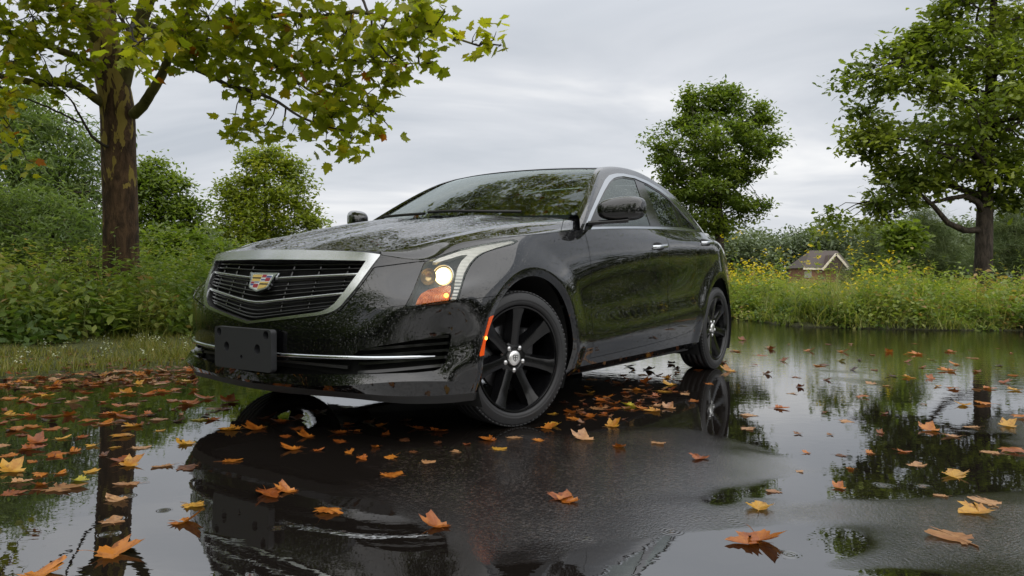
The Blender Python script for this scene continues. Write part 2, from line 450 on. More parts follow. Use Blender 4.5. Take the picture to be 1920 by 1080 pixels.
def put(name, parts, mats, parent=car):
    """parts: one S or a list of (S, material slot)"""
    if isinstance(parts, S): parts = [(parts, 0)]
    parts = [(p, i) for p, i in parts if p is not None and len(p.T)]
    a = join([p for p, i in parts]); mi = np.concatenate([np.full(len(p.T), i) for p, i in parts])
    return mk(name, a.V, a.T, mats, parent, midx=mi, N=a.N)

# ---- the lower body: rings of points from the nose round the corner to the tail
def ring(front, side, tail):
    return np.array(front + side + tail, float)
SX = [-.15, -.62, -1.17, -1.72, -2.25, -2.78]
def sidepts(zs, ys, xs=SX): return [(x, y, z) for x, y, z in zip(xs, ys, zs)]
rings = [
 ring([(.775,0,.178),(.765,.22,.180),(.74,.45,.186),(.70,.60,.182),(.62,.72,.172),(.50,.80,.166),(.42,.83,.165),(.18,.845,.165)], sidepts([.17,.178,.18,.182,.186,.19],[.83,.82,.82,.82,.82,.82]), [(-3.25,.78,.22),(-3.5,.68,.24),(-3.64,.50,.25),(-3.69,.3,.25),(-3.70,0,.25)]),
 ring([(.822,0,.225),(.812,.22,.228),(.800,.45,.242),(.765,.60,.258),(.678,.725,.270),(.555,.815,.266),(.43,.860,.255),(.18,.880,.235)], sidepts([.225,.225,.228,.232,.236,.24],[.880,.872,.872,.872,.870,.86]), [(-3.25,.80,.27),(-3.55,.70,.28),(-3.70,.52,.29),(-3.76,.3,.29),(-3.775,0,.29)]),
 ring([(.848,0,.295),(.828,.22,.300),(.788,.45,.305),(.738,.60,.31),(.652,.72,.315),(.545,.805,.315),(.43,.868,.31),(.18,.892,.30)], sidepts([.29,.29,.295,.30,.31,.32],[.895,.888,.888,.888,.889,.885]), [(-3.25,.815,.34),(-3.57,.71,.35),(-3.73,.53,.36),(-3.80,.3,.36),(-3.815,0,.36)]),
 ring([(.862,0,.44),(.838,.22,.44),(.790,.45,.44),(.733,.60,.44),(.645,.72,.44),(.545,.795,.44),(.425,.862,.44),(.19,.900,.42)], sidepts([.40,.36,.385,.415,.45,.47],[.906,.905,.907,.908,.910,.908]), [(-3.25,.826,.48),(-3.58,.715,.50),(-3.76,.54,.52),(-3.845,.3,.52),(-3.86,0,.52)]),
 ring([(.838,0,.590),(.808,.22,.588),(.760,.45,.584),(.713,.60,.580),(.655,.72,.577),(.580,.795,.582),(.480,.858,.595),(.20,.898,.60)], sidepts([.55,.54,.55,.565,.585,.61],[.908,.896,.894,.896,.902,.910]), [(-3.25,.824,.63),(-3.58,.71,.66),(-3.75,.53,.68),(-3.83,.3,.68),(-3.84,0,.68)]),
 ring([(.815,0,.650),(.785,.22,.649),(.737,.45,.646),(.688,.60,.642),(.618,.705,.640),(.545,.780,.645),(.452,.840,.660),(.19,.890,.69)], sidepts([.66,.67,.70,.735,.77,.80],[.904,.900,.900,.901,.904,.905]), [(-3.25,.800,.82),(-3.56,.69,.84),(-3.71,.52,.85),(-3.79,.3,.85),(-3.80,0,.85)]),
 ring([(.787,0,.706),(.760,.22,.706),(.712,.45,.702),(.660,.585,.698),(.570,.690,.696),(.488,.765,.704),(.395,.818,.722),(.15,.872,.77)], sidepts([.765,.795,.85,.905,.945,.972],[.890,.895,.904,.906,.903,.890]), [(-3.25,.755,.965),(-3.53,.655,.965),(-3.68,.48,.97),(-3.76,.3,.97),(-3.77,0,.97)]),
 ring([(.762,0,.757),(.736,.22,.756),(.690,.45,.750),(.642,.572,.744),(.530,.694,.735),(.435,.758,.768),(.330,.802,.800),(.10,.853,.842)], sidepts([.855,.885,.932,.972,1.003,1.015],[.872,.880,.884,.880,.866,.830]), [(-3.25,.718,1.005),(-3.51,.62,1.005),(-3.65,.46,1.015),(-3.72,.28,1.015),(-3.73,0,1.015)]),
 ring([(.736,0,.805),(.712,.22,.803),(.672,.45,.796),(.630,.566,.784),(.497,.700,.768),(.395,.748,.822),(.275,.785,.856),(.040,.834,.886)], sidepts([.907,.955,.995,1.024,1.045,1.052],[.853,.860,.857,.850,.832,.786]), [(-3.22,.690,1.030),(-3.47,.60,1.030),(-3.60,.43,1.035),(-3.67,.26,1.035),(-3.68,0,1.035)]),
]
ST = rings[0].shape[0]
NS, us = 430, None
def ring_curve(P, n=NS):
    m = np.array([1, -1, 1.])
    Q = np.concatenate([P[2:0:-1] * m, P, P[-2:-4:-1] * m])
    return Q
ext = [ring_curve(P) for P in rings]
tpar = np.mean([chord(P) for P in ext], 0)
uq = np.linspace(tpar[2], tpar[2 + ST - 1], NS)
dense_r = np.stack([ncs(tpar, P, uq) for P in ext])           # (9, NS, 3)
dense_r[:, 0, 1] = 0; dense_r[:, -1, 1] = 0
vpar = np.concatenate([[0], np.cumsum(np.mean(np.linalg.norm(np.diff(dense_r, axis=0), axis=2), 1))])
def vspan(k0, k1, n):
    # spline the whole column, but let the lip at ring 1 stay sharp
    ks = list(range(k0, k1 + 1)); t = vpar[ks]; q = np.linspace(t[0], t[-1], n)
    P = dense_r[ks]; out = ncs(t, P.reshape(len(ks), -1), q).reshape(n, NS, 3) if len(ks) > 2 else P[0] + (q[:, None, None] - t[0]) / (t[1] - t[0]) * (P[1] - P[0])
    return out
def flare(V):
    """swell round the wheel arches, with the lip turned in"""
    V = V.copy()
    for cx, cz, r in ((-.045, .318, .386), (-2.79, .322, .386)):
        d = np.hypot(V[..., 0] - cx, V[..., 2] - cz); side = np.clip((V[..., 1] - .72) / .1, 0, 1) * np.clip((.46 - V[..., 0]) / .10, 0, 1)
        w = np.clip((.56 - d) / (.56 - (r + .040)), 0, 1); w = w * w * (3 - 2 * w)
        lip = np.clip(r + .040 - d, 0, .06)
        V[..., 1] += side * (.013 * w - lip * .30)
    return V
low = patch(flare(vspan(0, 1, 8)))
up = patch(flare(vspan(1, 8, 104)))
shell = join([low, up])
if up.N[:, 1].mean() < 0: shell = S(shell.V, -shell.N, shell.T[:, ::-1])
top_ring = vspan(7, 8, 3)[-1]
_s = (top_ring[:, 0] < .1) & (top_ring[:, 1] > .7)
_o = np.argsort(top_ring[_s][:, 0]); TR = top_ring[_s][_o]
def belt(x): return np.interp(x, TR[:, 0], TR[:, 1]), np.interp(x, TR[:, 0], TR[:, 2])
_fr = (shell.V[:, 0] > .2)
_FV, _FN = shell.V[_fr], shell.N[_fr]
def front_x(y, z):
    """x of the nose surface at (y, z)"""
    y = np.atleast_1d(np.asarray(y, float)); z = np.atleast_1d(np.asarray(z, float)); out = np.zeros(len(y))
    for i, (a, b) in enumerate(zip(np.abs(y), z)):
        k = np.argmin((_FV[:, 1] - a) ** 2 + (_FV[:, 2] - b) ** 2); n = _FN[k]
        out[i] = _FV[k, 0] - (n[1] * (a - _FV[k, 1]) + n[2] * (b - _FV[k, 2])) / n[0]
    return out

# ---- greenhouse side: a leaning sheet over the belt line
hx = np.linspace(-.52, -2.80, 230); hh = np.linspace(0, .52, 60)
HX, HH = np.meshgrid(hx, hh, indexing='ij'); by_, bz_ = belt(HX)
sidep = patch(np.stack([HX, by_ - .42 * HH - .5 * HH ** 2, bz_ + HH], -1))
if sidep.N[:, 1].mean() < 0: sidep = S(sidep.V, -sidep.N, sidep.T[:, ::-1])
def side_y(x, z):
    b, bz = belt(x); h = np.maximum(z - bz, 0); return b - .42 * h - .5 * h * h
EX = np.array([(-.583,.963),(-.79,1.093),(-.996,1.220),(-1.184,1.315),(-1.351,1.374),(-1.515,1.410),(-1.657,1.427),(-1.86,1.436),(-2.059,1.417),(-2.226,1.372),(-2.361,1.317),(-2.489,1.217),(-2.593,1.118),(-2.684,1.052)])
E3 = np.stack([EX[:, 0], side_y(EX[:, 0], EX[:, 1]), EX[:, 1]], -1)
R2 = np.array([(-.705,.765,1.052),(-.875,.717,1.160),(-1.06,.655,1.272),(-1.235,.597,1.362),(-1.37,.556,1.408),(-1.52,.54,1.432),(-1.66,.535,1.444),(-1.86,.53,1.450),(-2.07,.54,1.432),(-2.25,.57,1.390),(-2.40,.605,1.338),(-2.57,.655,1.245),(-2.72,.695,1.148),(-2.86,.72,1.072)])
R0 = np.array([(-.42,0,1.035),(-.65,0,1.160),(-.88,0,1.272),(-1.10,0,1.365),(-1.28,0,1.418),(-1.48,0,1.446),(-1.66,0,1.457),(-1.86,0,1.461),(-2.08,0,1.450),(-2.30,0,1.412),(-2.48,0,1.360),(-2.70,0,1.275),(-2.88,0,1.190),(-3.05,0,1.110)])
def mixrow(f): return np.stack([R0[:, 0] + (R2[:, 0] - R0[:, 0]) * f ** 2, R2[:, 1] * f, R0[:, 2] + (R2[:, 2] - R0[:, 2]) * f ** 2.2], -1)
mid3 = (E3 + R2) / 2; _pn = np.array([0, .55, .83]); R3 = mid3 + _pn * .013
rows = [E3, R3, R2, mixrow(.7), mixrow(.35), R0]
tl = np.mean([chord(r) for r in rows], 0); NQ = 150
dn = np.stack([ncs(tl, r, np.linspace(0, tl[-1], NQ)) for r in rows])
# mirror the rows so that the crown is smooth over the centre line
tv = np.concatenate([[0], np.cumsum(np.mean(np.linalg.norm(np.diff(dn, axis=0), axis=2), 1))])
def canopy_rows(ks, n):
    t = tv[ks]; P = dn[ks]
    if ks[-1] == 5:
        P = np.concatenate([P, dn[[4, 3]] * np.array([1, -1, 1.])]); t = np.concatenate([t, [2 * tv[5] - tv[4], 2 * tv[5] - tv[3]]])
    return ncs(t, P.reshape(len(P), -1), np.linspace(tv[ks[0]], tv[ks[-1]], n)).reshape(n, NQ, 3)
def fixn(a, axis=2):
    return S(a.V, -a.N, a.T[:, ::-1]) if a.N[:, axis].mean() < 0 else a
pillar = fixn(patch(canopy_rows([0, 1, 2], 14)))
crown_g = canopy_rows([2, 3, 4, 5], 60)
crown = fixn(patch(crown_g))
# pieces along the crown: windscreen, roof, backlight, by station parameter
sp = np.tile(np.linspace(0, tl[-1], NQ), (60, 1)).ravel()
t_h = tl[4] * .96; t_b = tl[9]; t_e = tl[12]
def cutp(a, par, val):
    b = S(a.V, np.concatenate([a.N, par[:, None]], 1), a.T)
    # carry the parameter through the cut in a 4th normal column
    f = par - val; return cut(a, f)
windscreen, rest = cut(crown, sp - t_h)
_k = lambda a: None
# parameter of the remaining vertices by position lookup
def par_of(a):
    d = crown.V; out = np.zeros(len(a.V))
    for i0 in range(0, len(a.V), 400):
        q = a.V[i0:i0 + 400]; out[i0:i0 + 400] = sp[np.argmin(((q[:, None] - d[None]) ** 2).sum(-1), 1)]
    return out
roof, rest2 = cut(rest, par_of(rest) - t_b)
backlight, reardeck = cut(rest2, par_of(rest2) - t_e)

# ---- bonnet: from the shut line over the ridge to the centre
O = np.array([(.630,.566,.786),(.497,.700,.768),(.385,.760,.795),(.270,.797,.826),(.040,.836,.884),(-.18,.848,.910),(-.38,.853,.934),(-.60,.856,.957),(-.76,.84,.985)])
Rg = np.array([(.622,.553,.799),(.535,.583,.815),(.420,.603,.842),(.283,.624,.876),(-.026,.662,.942),(-.200,.681,.970),(-.40,.70,.995),(-.640,.722,1.024),(-.76,.725,1.050)])
Ct = np.array([(.736,0,.806),(.640,0,.835),(.520,0,.866),(.370,0,.899),(.050,0,.962),(-.10,0,.990),(-.24,0,1.012),(-.38,0,1.029),(-.50,0,1.036)])
def brow(f, lift):
    B = np.stack([Ct[:, 0] + (Rg[:, 0] - Ct[:, 0]) * f ** 2, Rg[:, 1] * f, Ct[:, 2] + (Rg[:, 2] - Ct[:, 2]) * f ** 2], -1); B[1:-1, 2] += lift; return B
def on_ring(p):
    k = np.argmin(((top_ring - p) ** 2).sum(1)); return top_ring[k]
O = np.array([O[0]] + [on_ring(p) + np.array([0, 0, .003]) for p in O[1:8]] + [O[8]])
gut = O * .86 + Rg * .14; gut[1:, 2] -= .007; gut[2:6, 2] -= .004
fl = O * .45 + Rg * .55; fl[:, 2] += .004
hrows_a = [O, gut, fl, Rg]; hrows_b = [Rg, brow(.93, .0025), brow(.62, .006), brow(.36, .010), brow(.30, .002), Ct]
ht = np.mean([chord(r) for r in (O, Rg, Ct)], 0); NH = 170
def hdense(rows): return np.stack([ncs(ht, r, np.linspace(0, ht[-1], NH)) for r in rows])
def hpatch(rows, n, mirr=False):
    d = hdense(rows); t = np.concatenate([[0], np.cumsum(np.mean(np.linalg.norm(np.diff(d, axis=0), axis=2), 1))]); te = t[-1]
    P = d
    if mirr: P = np.concatenate([d, d[[-2, -3]] * np.array([1, -1, 1.])]); t = np.concatenate([t, [2 * te - t[-2], 2 * te - t[-3]]])
    return fixn(patch(ncs(t, P.reshape(len(P), -1), np.linspace(0, te, n)).reshape(n, NH, 3)))
flank = hpatch(hrows_a, 34); deck_b = hpatch(hrows_b, 60, True)
def rear_edge(a):
    """signed distance past the bonnet's rear edge"""
    e = np.array([(-.375,.853),(-.645,.722),(-.62,.66),(-.47,.40),(-.40,.2),(-.372,0),(-.372,-.2)])
    V = a.V; x = np.interp(np.abs(V[:, 1]), e[::-1, 1], e[::-1, 0]); return x - V[:, 0]
fl_b, fl_r = cut(flank, rear_edge(flank) ); dk_b, dk_r = cut(deck_b, rear_edge(deck_b))
bonnet = join([fl_b, dk_b])
bonnet_p, _ = cut(bonnet, rear_edge(bonnet) + .003)
fl_p = cut(fl_b, rear_edge(fl_b) + .003)[0]; dk_p = cut(dk_b, rear_edge(dk_b) + .003)[0]
hw_ = walls(bonnet_p, .014, keep=lambda m: np.abs(m[:, 1]) > 1e-3)
put('hood', [(both(dk_p), 0), (both(fl_p), 1), (both(hw_), 1)], [M['hood'], M['paint']])
cowl_side, _ = cut(fl_r, -(rear_edge(fl_r) - .003))
cowl_side = cut(fl_r, .003 - rear_edge(fl_r))[0]
cowl_top = dk_r

# ---- cut the shell into panels
V = shell.V
ghost = []                                                           # gap strips seen between the panels
def arch(a, cx, cz, r): return np.where(a.V[:, 1] > .6, np.hypot(a.V[:, 0] - cx, a.V[:, 2] - cz) - r, 1.0)
_, rest = cut(shell, arch(shell, -.045, .318, .386))
_, rest = cut(rest, arch(rest, -2.79, .322, .386))
# headlight lens
HL = [(760.7,574.4),(777,539.6),(794.8,495),(803.7,487.8),(823,481),(858.5,469),(903,459),(947.4,451.5),(962,449.5),(971,452),(962,458),(932.6,465.6),(910,473),(895.6,482),(883.7,495),(873.3,514.4),(866,536.7),(858.5,565),(814,572)]
def visible_front(a): return (a.V[:, 0] > -.05) & (a.V[:, 1] > .4) & (a.V[:, 2] > .5)
def pf(a, poly, where=visible_front, r=0.0):
    f = sdf(pic(a.V), poly) ; return np.where(where(a), f, 60.0)
hl_all, rest = cut(rest, pf(rest, HL) - .8)
hl_lens = cut(hl_all, pf(hl_all, HL) + .2)[0]
# grille: frame between two outlines
GO = [(430,612),(468,607),(599.6,591.5),(616,588),(628.8,582.5),(640,574),(650,562),(668,541),(701.7,494),(712,481),(714,476),(713,440),(430,440)]
GI = [(430,607),(466,602.5),(589,587),(603,584.5),(615,579.5),(628.8,569),(647.5,546),(672.5,512),(687,489.5),(600,488.3),(512,487.5),(430,488)]
fr_ok = lambda a: (a.V[:, 0] > .4) & (a.V[:, 2] > .42)
gr_all, rest = cut(rest, pf(rest, GO, fr_ok))
gr_hole, gr_frame = cut(refine(gr_all, 1), pf(refine(gr_all, 1), GI, fr_ok))
# lower intake
IN = [(440,676),(640,674.5),(668,662),(675,655.5),(700,650.5),(780,637.5),(845,625),(847,628),(841,660),(835.6,678.7),(829,688),(818,694.8),(777,699),(672,702),(529,701),(440,697)]
in_ok = lambda a: (a.V[:, 0] > .3) & (a.V[:, 2] < .5) & (a.V[:, 2] > .23)
intake, rest = cut(rest, pf(rest, IN, in_ok))
# front bumper | wing | doors | quarter and sill
WING = [(-.614,1.1),(-.614,.96),(-.622,.86),(-.628,.758),(-.645,.50),(-.662,.10),(-.40,.10),(-.30,.40),(.10,.60),(.221,.621),(.484,.596),(.56,.62),(.47,.80),(.2,.95)]
FD = [(-.620,1.2),(-.620,.96),(-.628,.86),(-.634,.758),(-.651,.50),(-.668,.262),(-.936,.268),(-1.35,.279),(-1.730,.294),(-1.730,.50),(-1.718,.882),(-1.712,1.2)]
RD = [(-1.718,1.2),(-1.724,.882),(-1.736,.50),(-1.736,.294),(-1.878,.300),(-2.10,.318),(-2.20,.335),(-2.28,.372),(-2.35,.43),(-2.41,.51),(-2.46,.60),(-2.52,.69),(-2.575,.76),(-2.605,.82),(-2.618,.90),(-2.622,1.2)]
xz = lambda a: a.V[:, [0, 2]]
sideok = lambda a, f: np.where(a.V[:, 1] > .5, f, 1.0)
f = sideok(rest, sdf(xz(rest), RD)); g, rest = cut(rest, f - .0025); rear_door = cut(g, sideok(g, sdf(xz(g), RD)) + .0)[0]; ghost.append(g)
f = sideok(rest, sdf(xz(rest), FD)); g, rest = cut(rest, f - .0025); front_door = cut(g, sideok(g, sdf(xz(g), FD)) + .0)[0]; ghost.append(g)
wing_ok = lambda a: np.where((a.V[:, 1] > .6) & (a.V[:, 0] > -.7), sdf(xz(a), WING), 1.0)
g, rest = cut(rest, wing_ok(rest) - .0015); wing = cut(g, wing_ok(g) + .0008)[0]; ghost.append(g)
bump, body_low = cut(rest, -.25 - rest.V[:, 0] + 0)
bump = cut(rest, -rest.V[:, 0])[0]; body_low = cut(rest, -rest.V[:, 0])[1]
# skirt of the bumper is matt black
skirt_f = lambda a: a.V[:, 2] - np.interp(np.abs(a.V[:, 1]), [0, .45, .6, .72, .85], [.212, .216, .212, .205, .20])
skirt, bump = cut(bump, skirt_f(bump))
# recessed panel between grille and headlight
IPN = [(628,588),(700,579),(760.5,573),(777,539.6),(795,494),(800,488),(770,491.5),(701,500.5),(690,516),(668,545),(650,568),(640,579)]
ip_ok = lambda a: (a.V[:, 0] > .35) & (a.V[:, 2] > .5) & (a.V[:, 2] < .80)
ip_all, bump = cut(refine(bump, 0), pf(bump, IPN, ip_ok))
ip_p = cut(refine(ip_all, 1), pf(refine(ip_all, 1), IPN, ip_ok) + 1.0)[0].move(-.004)
# side marker
MK = [(925,591.5),(928.5,594),(907.5,666),(898,668.5),(917.5,594.5)]
mk_ok = lambda a: (a.V[:, 0] > .2) & (a.V[:, 1] > .8)
mk_p = cut(refine(bump, 0), pf(bump, MK, mk_ok))[0]
# character detail: door bottoms below the sill line stay body colour
for nm, a in (('fender', wing),):
    for s in (1, -1): put(nm, panel(a if s > 0 else mirror(a), .02), [M['paint']])
put('front_bumper', [(panel(both(bump), .02), 0), (both(skirt), 1), (both(ip_all.move(-.016)), 2)], [M['paint'], M['black'], M['gap']])
bumper_o = bpy.data.objects['front_bumper']
for s in (1, -1):
    a = mk_p if s > 0 else mirror(mk_p)
    put('side_marker', panel(S(a.V + a.N * .003, a.N, a.T), .004), [M['marker']], bumper_o)
for s in (1, -1): put('bumper_panel', panel(ip_p if s > 0 else mirror(ip_p), .01), [M['paint']], bumper_o)
# ---- greenhouse sides
Epoly = np.concatenate([EX, [(-2.72, 1.0), (-2.72, .9), (-.5, .9)]])
gs = cut(sidep, sdf(xz(sidep), np.concatenate([ncs(chord(EX), EX, np.linspace(0, chord(EX)[-1], 90)), [(-2.72, .9), (-.56, .9)]])))[0]
gs_ok = lambda a: np.ones(len(a.V), bool)
CO = np.array([(1094,432.5),(1094.8,427),(1107.5,395),(1124,357.5),(1133,338.5),(1141,329.3),(1148,327.3),(1155.5,325.8),(1168,326),(1190,330.7),(1213.4,340),(1236.8,353.4),(1260.2,371.8),(1283.8,397.2),(1304.4,422.2),(1315.3,438.5),(1276.8,433.5),(1237.4,431),(1190,431),(1127,432)])
CI = np.array([(1101,426),(1116,391),(1132,358.8),(1141.4,343),(1146,338),(1150.8,334.4),(1158,332),(1168,331),(1190,335),(1213.8,345.4),(1237.4,359.6),(1256,374.5),(1281.5,402.9),(1306.7,432),(1276.8,427),(1237.4,425.6),(1190,425),(1128.8,425.5)])
dlo, pil_side = cut(gs, pf(gs, CO, gs_ok))
dlo = refine(dlo, 1)
glassy, chrome_s = cut(dlo, pf(dlo, CI, gs_ok))
GF = np.array([(1105,424),(1119,391),(1134,361),(1143,345),(1152,336.8),(1168,333.2),(1190.5,337),(1220,423)])
GR = np.array([(1207.5,344.5),(1213.8,347.5),(1237.4,361.8),(1258,378),(1276.3,425),(1239.5,423)])
GQ = np.array([(1265,383.5),(1281,406),(1302.5,429),(1282,425.6)])
gpan = {}
blk = glassy
for nm, P in (('f', GF), ('r', GR), ('q', GQ)):
    gpan[nm], blk = cut(blk, pf(blk, P, gs_ok))
# ---- body: quarters, sills, pillars, roof, tail
tail_r = cut(body_low, -.75 + 0 * body_low.V[:, 0] - 1)[0]
TLp = [(.30,.78),(.62,.80),(.90,.80),(.90,.97),(.66,.965),(.45,.97),(.40,.90)]
yz = lambda a: a.V[:, [1, 2]]
tl_f = lambda a: np.where(a.V[:, 0] < -3.35, sdf(yz(a), [(.52,.60),(.93,.66),(.93,.96),(.50,.985)]), 1.0)
tl_p, body_low = cut(body_low, tl_f(body_low))
# tail deck
dO = np.array([(-2.684,.803,1.052),(-2.95,.755,1.046),(-3.22,.690,1.032),(-3.47,.60,1.032),(-3.60,.43,1.037),(-3.67,.26,1.037),(-3.68,0,1.037)])
dC = np.array([(-3.05,0,1.110),(-3.12,0,1.112),(-3.25,0,1.112),(-3.42,0,1.110),(-3.56,0,1.104),(-3.64,0,1.085),(-3.67,0,1.055)])
dM = np.array([(-2.86,.72,1.072),(-3.02,.68,1.085),(-3.25,.60,1.090),(-3.44,.50,1.090),(-3.58,.36,1.088),(-3.645,.2,1.075),(-3.672,0.02,1.05)])
td = np.mean([chord(r) for r in (dO, dM, dC)], 0)
dd = np.stack([ncs(td, r, np.linspace(0, td[-1], 60)) for r in (dO, dM, dC)])
deck = fixn(patch(ncs([0, .3, 1], dd.reshape(3, -1), np.linspace(0, 1, 30)).reshape(30, 60, 3)))
gap_s = join([g.move(-.009) for g in ghost])
body_o = put('body', [(panel(both(body_low), .02), 0), (both(pil_side), 0), (both(pillar), 0), (both(roof), 0), (both(reardeck), 0), (both(deck), 0), (both(cowl_side), 0), (both(gap_s), 1),
        (both(join([fl_b.move(-.012), dk_b.move(-.016)])), 1)], [M['paint'], M['gap']])
for s in (1, -1): put('tail_light', panel(tl_p if s > 0 else mirror(tl_p), .01), [M['red']], car)
put('windscreen', both(windscreen.move(-.004)), [M['glass_w']])
put('rear_window', both(backlight.move(-.004)), [M['glass_s']])
# windscreen black band
E_in = cut(windscreen, 0 * windscreen.V[:, 0] + 1)[1]
for s in (1, -1):
    mr = (lambda a: a) if s > 0 else mirror
    fd = put('front_door', panel(mr(front_door), .014), [M['paint']])
    rd = put('rear_door', panel(mr(rear_door), .014), [M['paint']])
    put('window', mr(gpan['f'].move(-.004)), [M['glass_s']], fd)
    put('window', [(mr(gpan['r'].move(-.004)), 0), (mr(gpan['q'].move(-.004)), 0)], [M['glass_s']], rd)
    put('window_frame', panel(mr(blk.move(-.001)), .01), [M['gloss']], fd)
    cs = chrome_s.move(.004)
    put('window_trim', panel(mr(cs), .008), [M['chrome']], car)
# ---- headlights
def cut_in(a, poly): return cut(a, pf(a, poly))[0]
HLs = refine(hl_lens, 2)
STRIP = [(846.7,562.6),(851,545),(855,519),(859,501),(866,488),(877.8,476.5),(866,477),(843.7,484),(818,491),(811,490),(823,483),(866,468.5),(903,459.6),(947,452),(960,450.5),(966,453),(932.6,463),(905,472.5),(893,480),(881,493),(871,511),(864,535),(856.5,562)]
AMB = [(780,568.5),(784,555),(790,545.6),(803,538.5),(829,532),(846.5,530.7),(846,545),(844,563)]
inner = cut_in(HLs, HL)
strip = cut_in(inner, STRIP); ambr = cut_in(inner, AMB)
pc = np.array([834.8, 508.0])
_i = np.argmin(((pic(HLs.V) - pc) ** 2).sum(1)); PV, PN = HLs.V[_i], HLs.N[_i]
for s in (1, -1):
    mr = (lambda a: a) if s > 0 else mirror
    hd = put('headlight', [(mr(inner.move(-.060)), 0), (mr(walls(inner, .060)), 1)], [M['dash'], M['dash']])
    put('lens', panel(mr(hl_lens.move(.001)), .004), [M['lens']], hd)
    put('light_guide', panel(mr(strip.move(-.006)), .02), [M['guide']], hd)
    put('turn_signal', panel(mr(ambr.move(-.016)), .03), [M['amber']], hd)
    d = np.array([.93, .30 * s, .12]); d /= np.linalg.norm(d)
    c = PV * [1, s, 1] - PN * [1, s, 1] * .042
    Rm = np.array(Vector((0, -1, 0)).rotation_difference(Vector(d)).to_matrix())
    pv, pf_ = lathe([(.050, .055), (.052, -.006), (.050, -.012), (.0455, -.012), (.0445, -.006), (.043, .0)], 40)
    lv, lf = lathe([(.0435, -.001), (.042, -.006), (.039, -.011), (.030, -.017), (.016, -.0205), (.0004, -.0215)], 40); lv = lv * .90
    mk('projector_housing', pv @ Rm.T + c, pf_, [M['chrome2']], hd)
    rad_ = np.hypot(lv[lf].mean(1)[:, 0], lv[lf].mean(1)[:, 2])
    mk('projector_lens', lv @ Rm.T + c, lf, [M['lamp'], M['lamp3'], M['lamp2']], hd, midx=np.where(rad_ < .026, 0, np.where(rad_ < .035, 1, 2)))
    # chrome bowl beside the projector, its warm glow put into the base colour
    q = np.argmin(((pic(HLs.V) - np.array([806., 512.])) ** 2).sum(1)); c2_ = HLs.V[q] * [1, s, 1] - HLs.N[q] * [1, s, 1] * .030
    wv, wf = lathe([(.036, -.012), (.035, -.010), (.030, .006), (.020, .018), (.0004, .024)], 32); mk('reflector_bowl', wv @ Rm.T + c2_, wf, [M['lampring']], hd)
    # a small bulb behind the amber lens
    tgt = np.array([838, 552.]); j = np.argmin(((pic(ambr.V) - tgt) ** 2).sum(1)); bp_ = (ambr.V[j] - ambr.N[j] * .010) * [1, s, 1]
    bv, bf = lathe([(.0004, -.010), (.007, -.007), (.010, 0), (.007, .007), (.0004, .010)], 16)
    mk('bulb', bv + bp_, bf, [M['bulb']], hd)
tgt = np.array([909, 634.])
j = np.argmin(((pic(mk_p.V) - tgt) ** 2).sum(1))
for s in (1, -1):
    bv, bf = lathe([(.0004, -.004), (.006, -.002), (.008, .002)], 16); q = mk_p.V[j] + mk_p.N[j] * .006
    mk('marker_bulb', (bv + q) * [1, s, 1], bf if s > 0 else bf[:, ::-1], [M['bulb']], bumper_o)

# ---- grille
gf = both(gr_frame.move(.006))
grille = put('grille', [(both(gr_hole.move(-.055)), 0), (both(walls(gr_hole, .055, keep=lambda m: np.abs(m[:, 1]) > 2e-3)), 0)], [M['gap']])
put('grille_frame', [(gf, 0), (walls(gf, .022), 0)], [M['chrome2']], grille)
def vbar(zc, ze, ye, off, prof, n=41):
    """bar across the grille: a shallow V, following the nose"""
    y = np.linspace(-ye, ye, n); a = np.abs(y) / ye; z = zc + (ze - zc) * np.where(a < .12, a * .5, (a - .06) / .94)
    x = front_x(y, z) - off
    x = np.polyval(np.polyfit(y ** 2, x, 3), y ** 2) - .010 * np.exp(-(y / .17) ** 2) * np.clip((zc - .50) / .06, 0, 1)
    return sweep(np.stack([x, y, z], -1), prof)
def half_w(z): return np.interp(z, [.52, .545, .58, .62, .695, .76, .78], [.30, .415, .445, .468, .508, .535, .54])
cb = [(-.004,-.005),(.004,-.0065),(.006,-.002),(.006,.004),(-.004,.0065)]
bb = [(-.006,-.0032),(.006,-.0042),(.008,0),(.006,.0042),(-.006,.0032)]
lv = [(.757,.760),(.736,.744),(.712,.726),('c',.676,.703),(.659,.689),(.638,.672),(.617,.656),(.597,.641),('c',.572,.622),(.554,.605),(.536,.588),(.519,.571),(.505,.556)]
bars, chr_ = MB(), []
for L in lv:
    c = L[0] == 'c'; zc, ze = L[-2:]; ye = half_w(ze) if ze > .565 else half_w(ze) * .92
    V_, F_ = vbar(zc, ze, ye, .012 if c else .026, cb if c else bb)
    if c: chr_.append((V_, F_))
    else: bars.add(V_, F_)
for y0 in np.linspace(-.42, .42, 7):                                 # uprights behind the bars
    if abs(y0) < .05: continue
    z = np.linspace(.535 + 0 * abs(y0), .765, 8); x = front_x(np.full(8, y0), z) - .035
    bars.add(*tube(np.stack([x, np.full(8, y0), z], -1), .006, 6))
bars.build('grille_bars', [M['gloss']], grille)
for V_, F_ in chr_: mk('grille_strip', V_, F_, [M['chrome2']], grille)
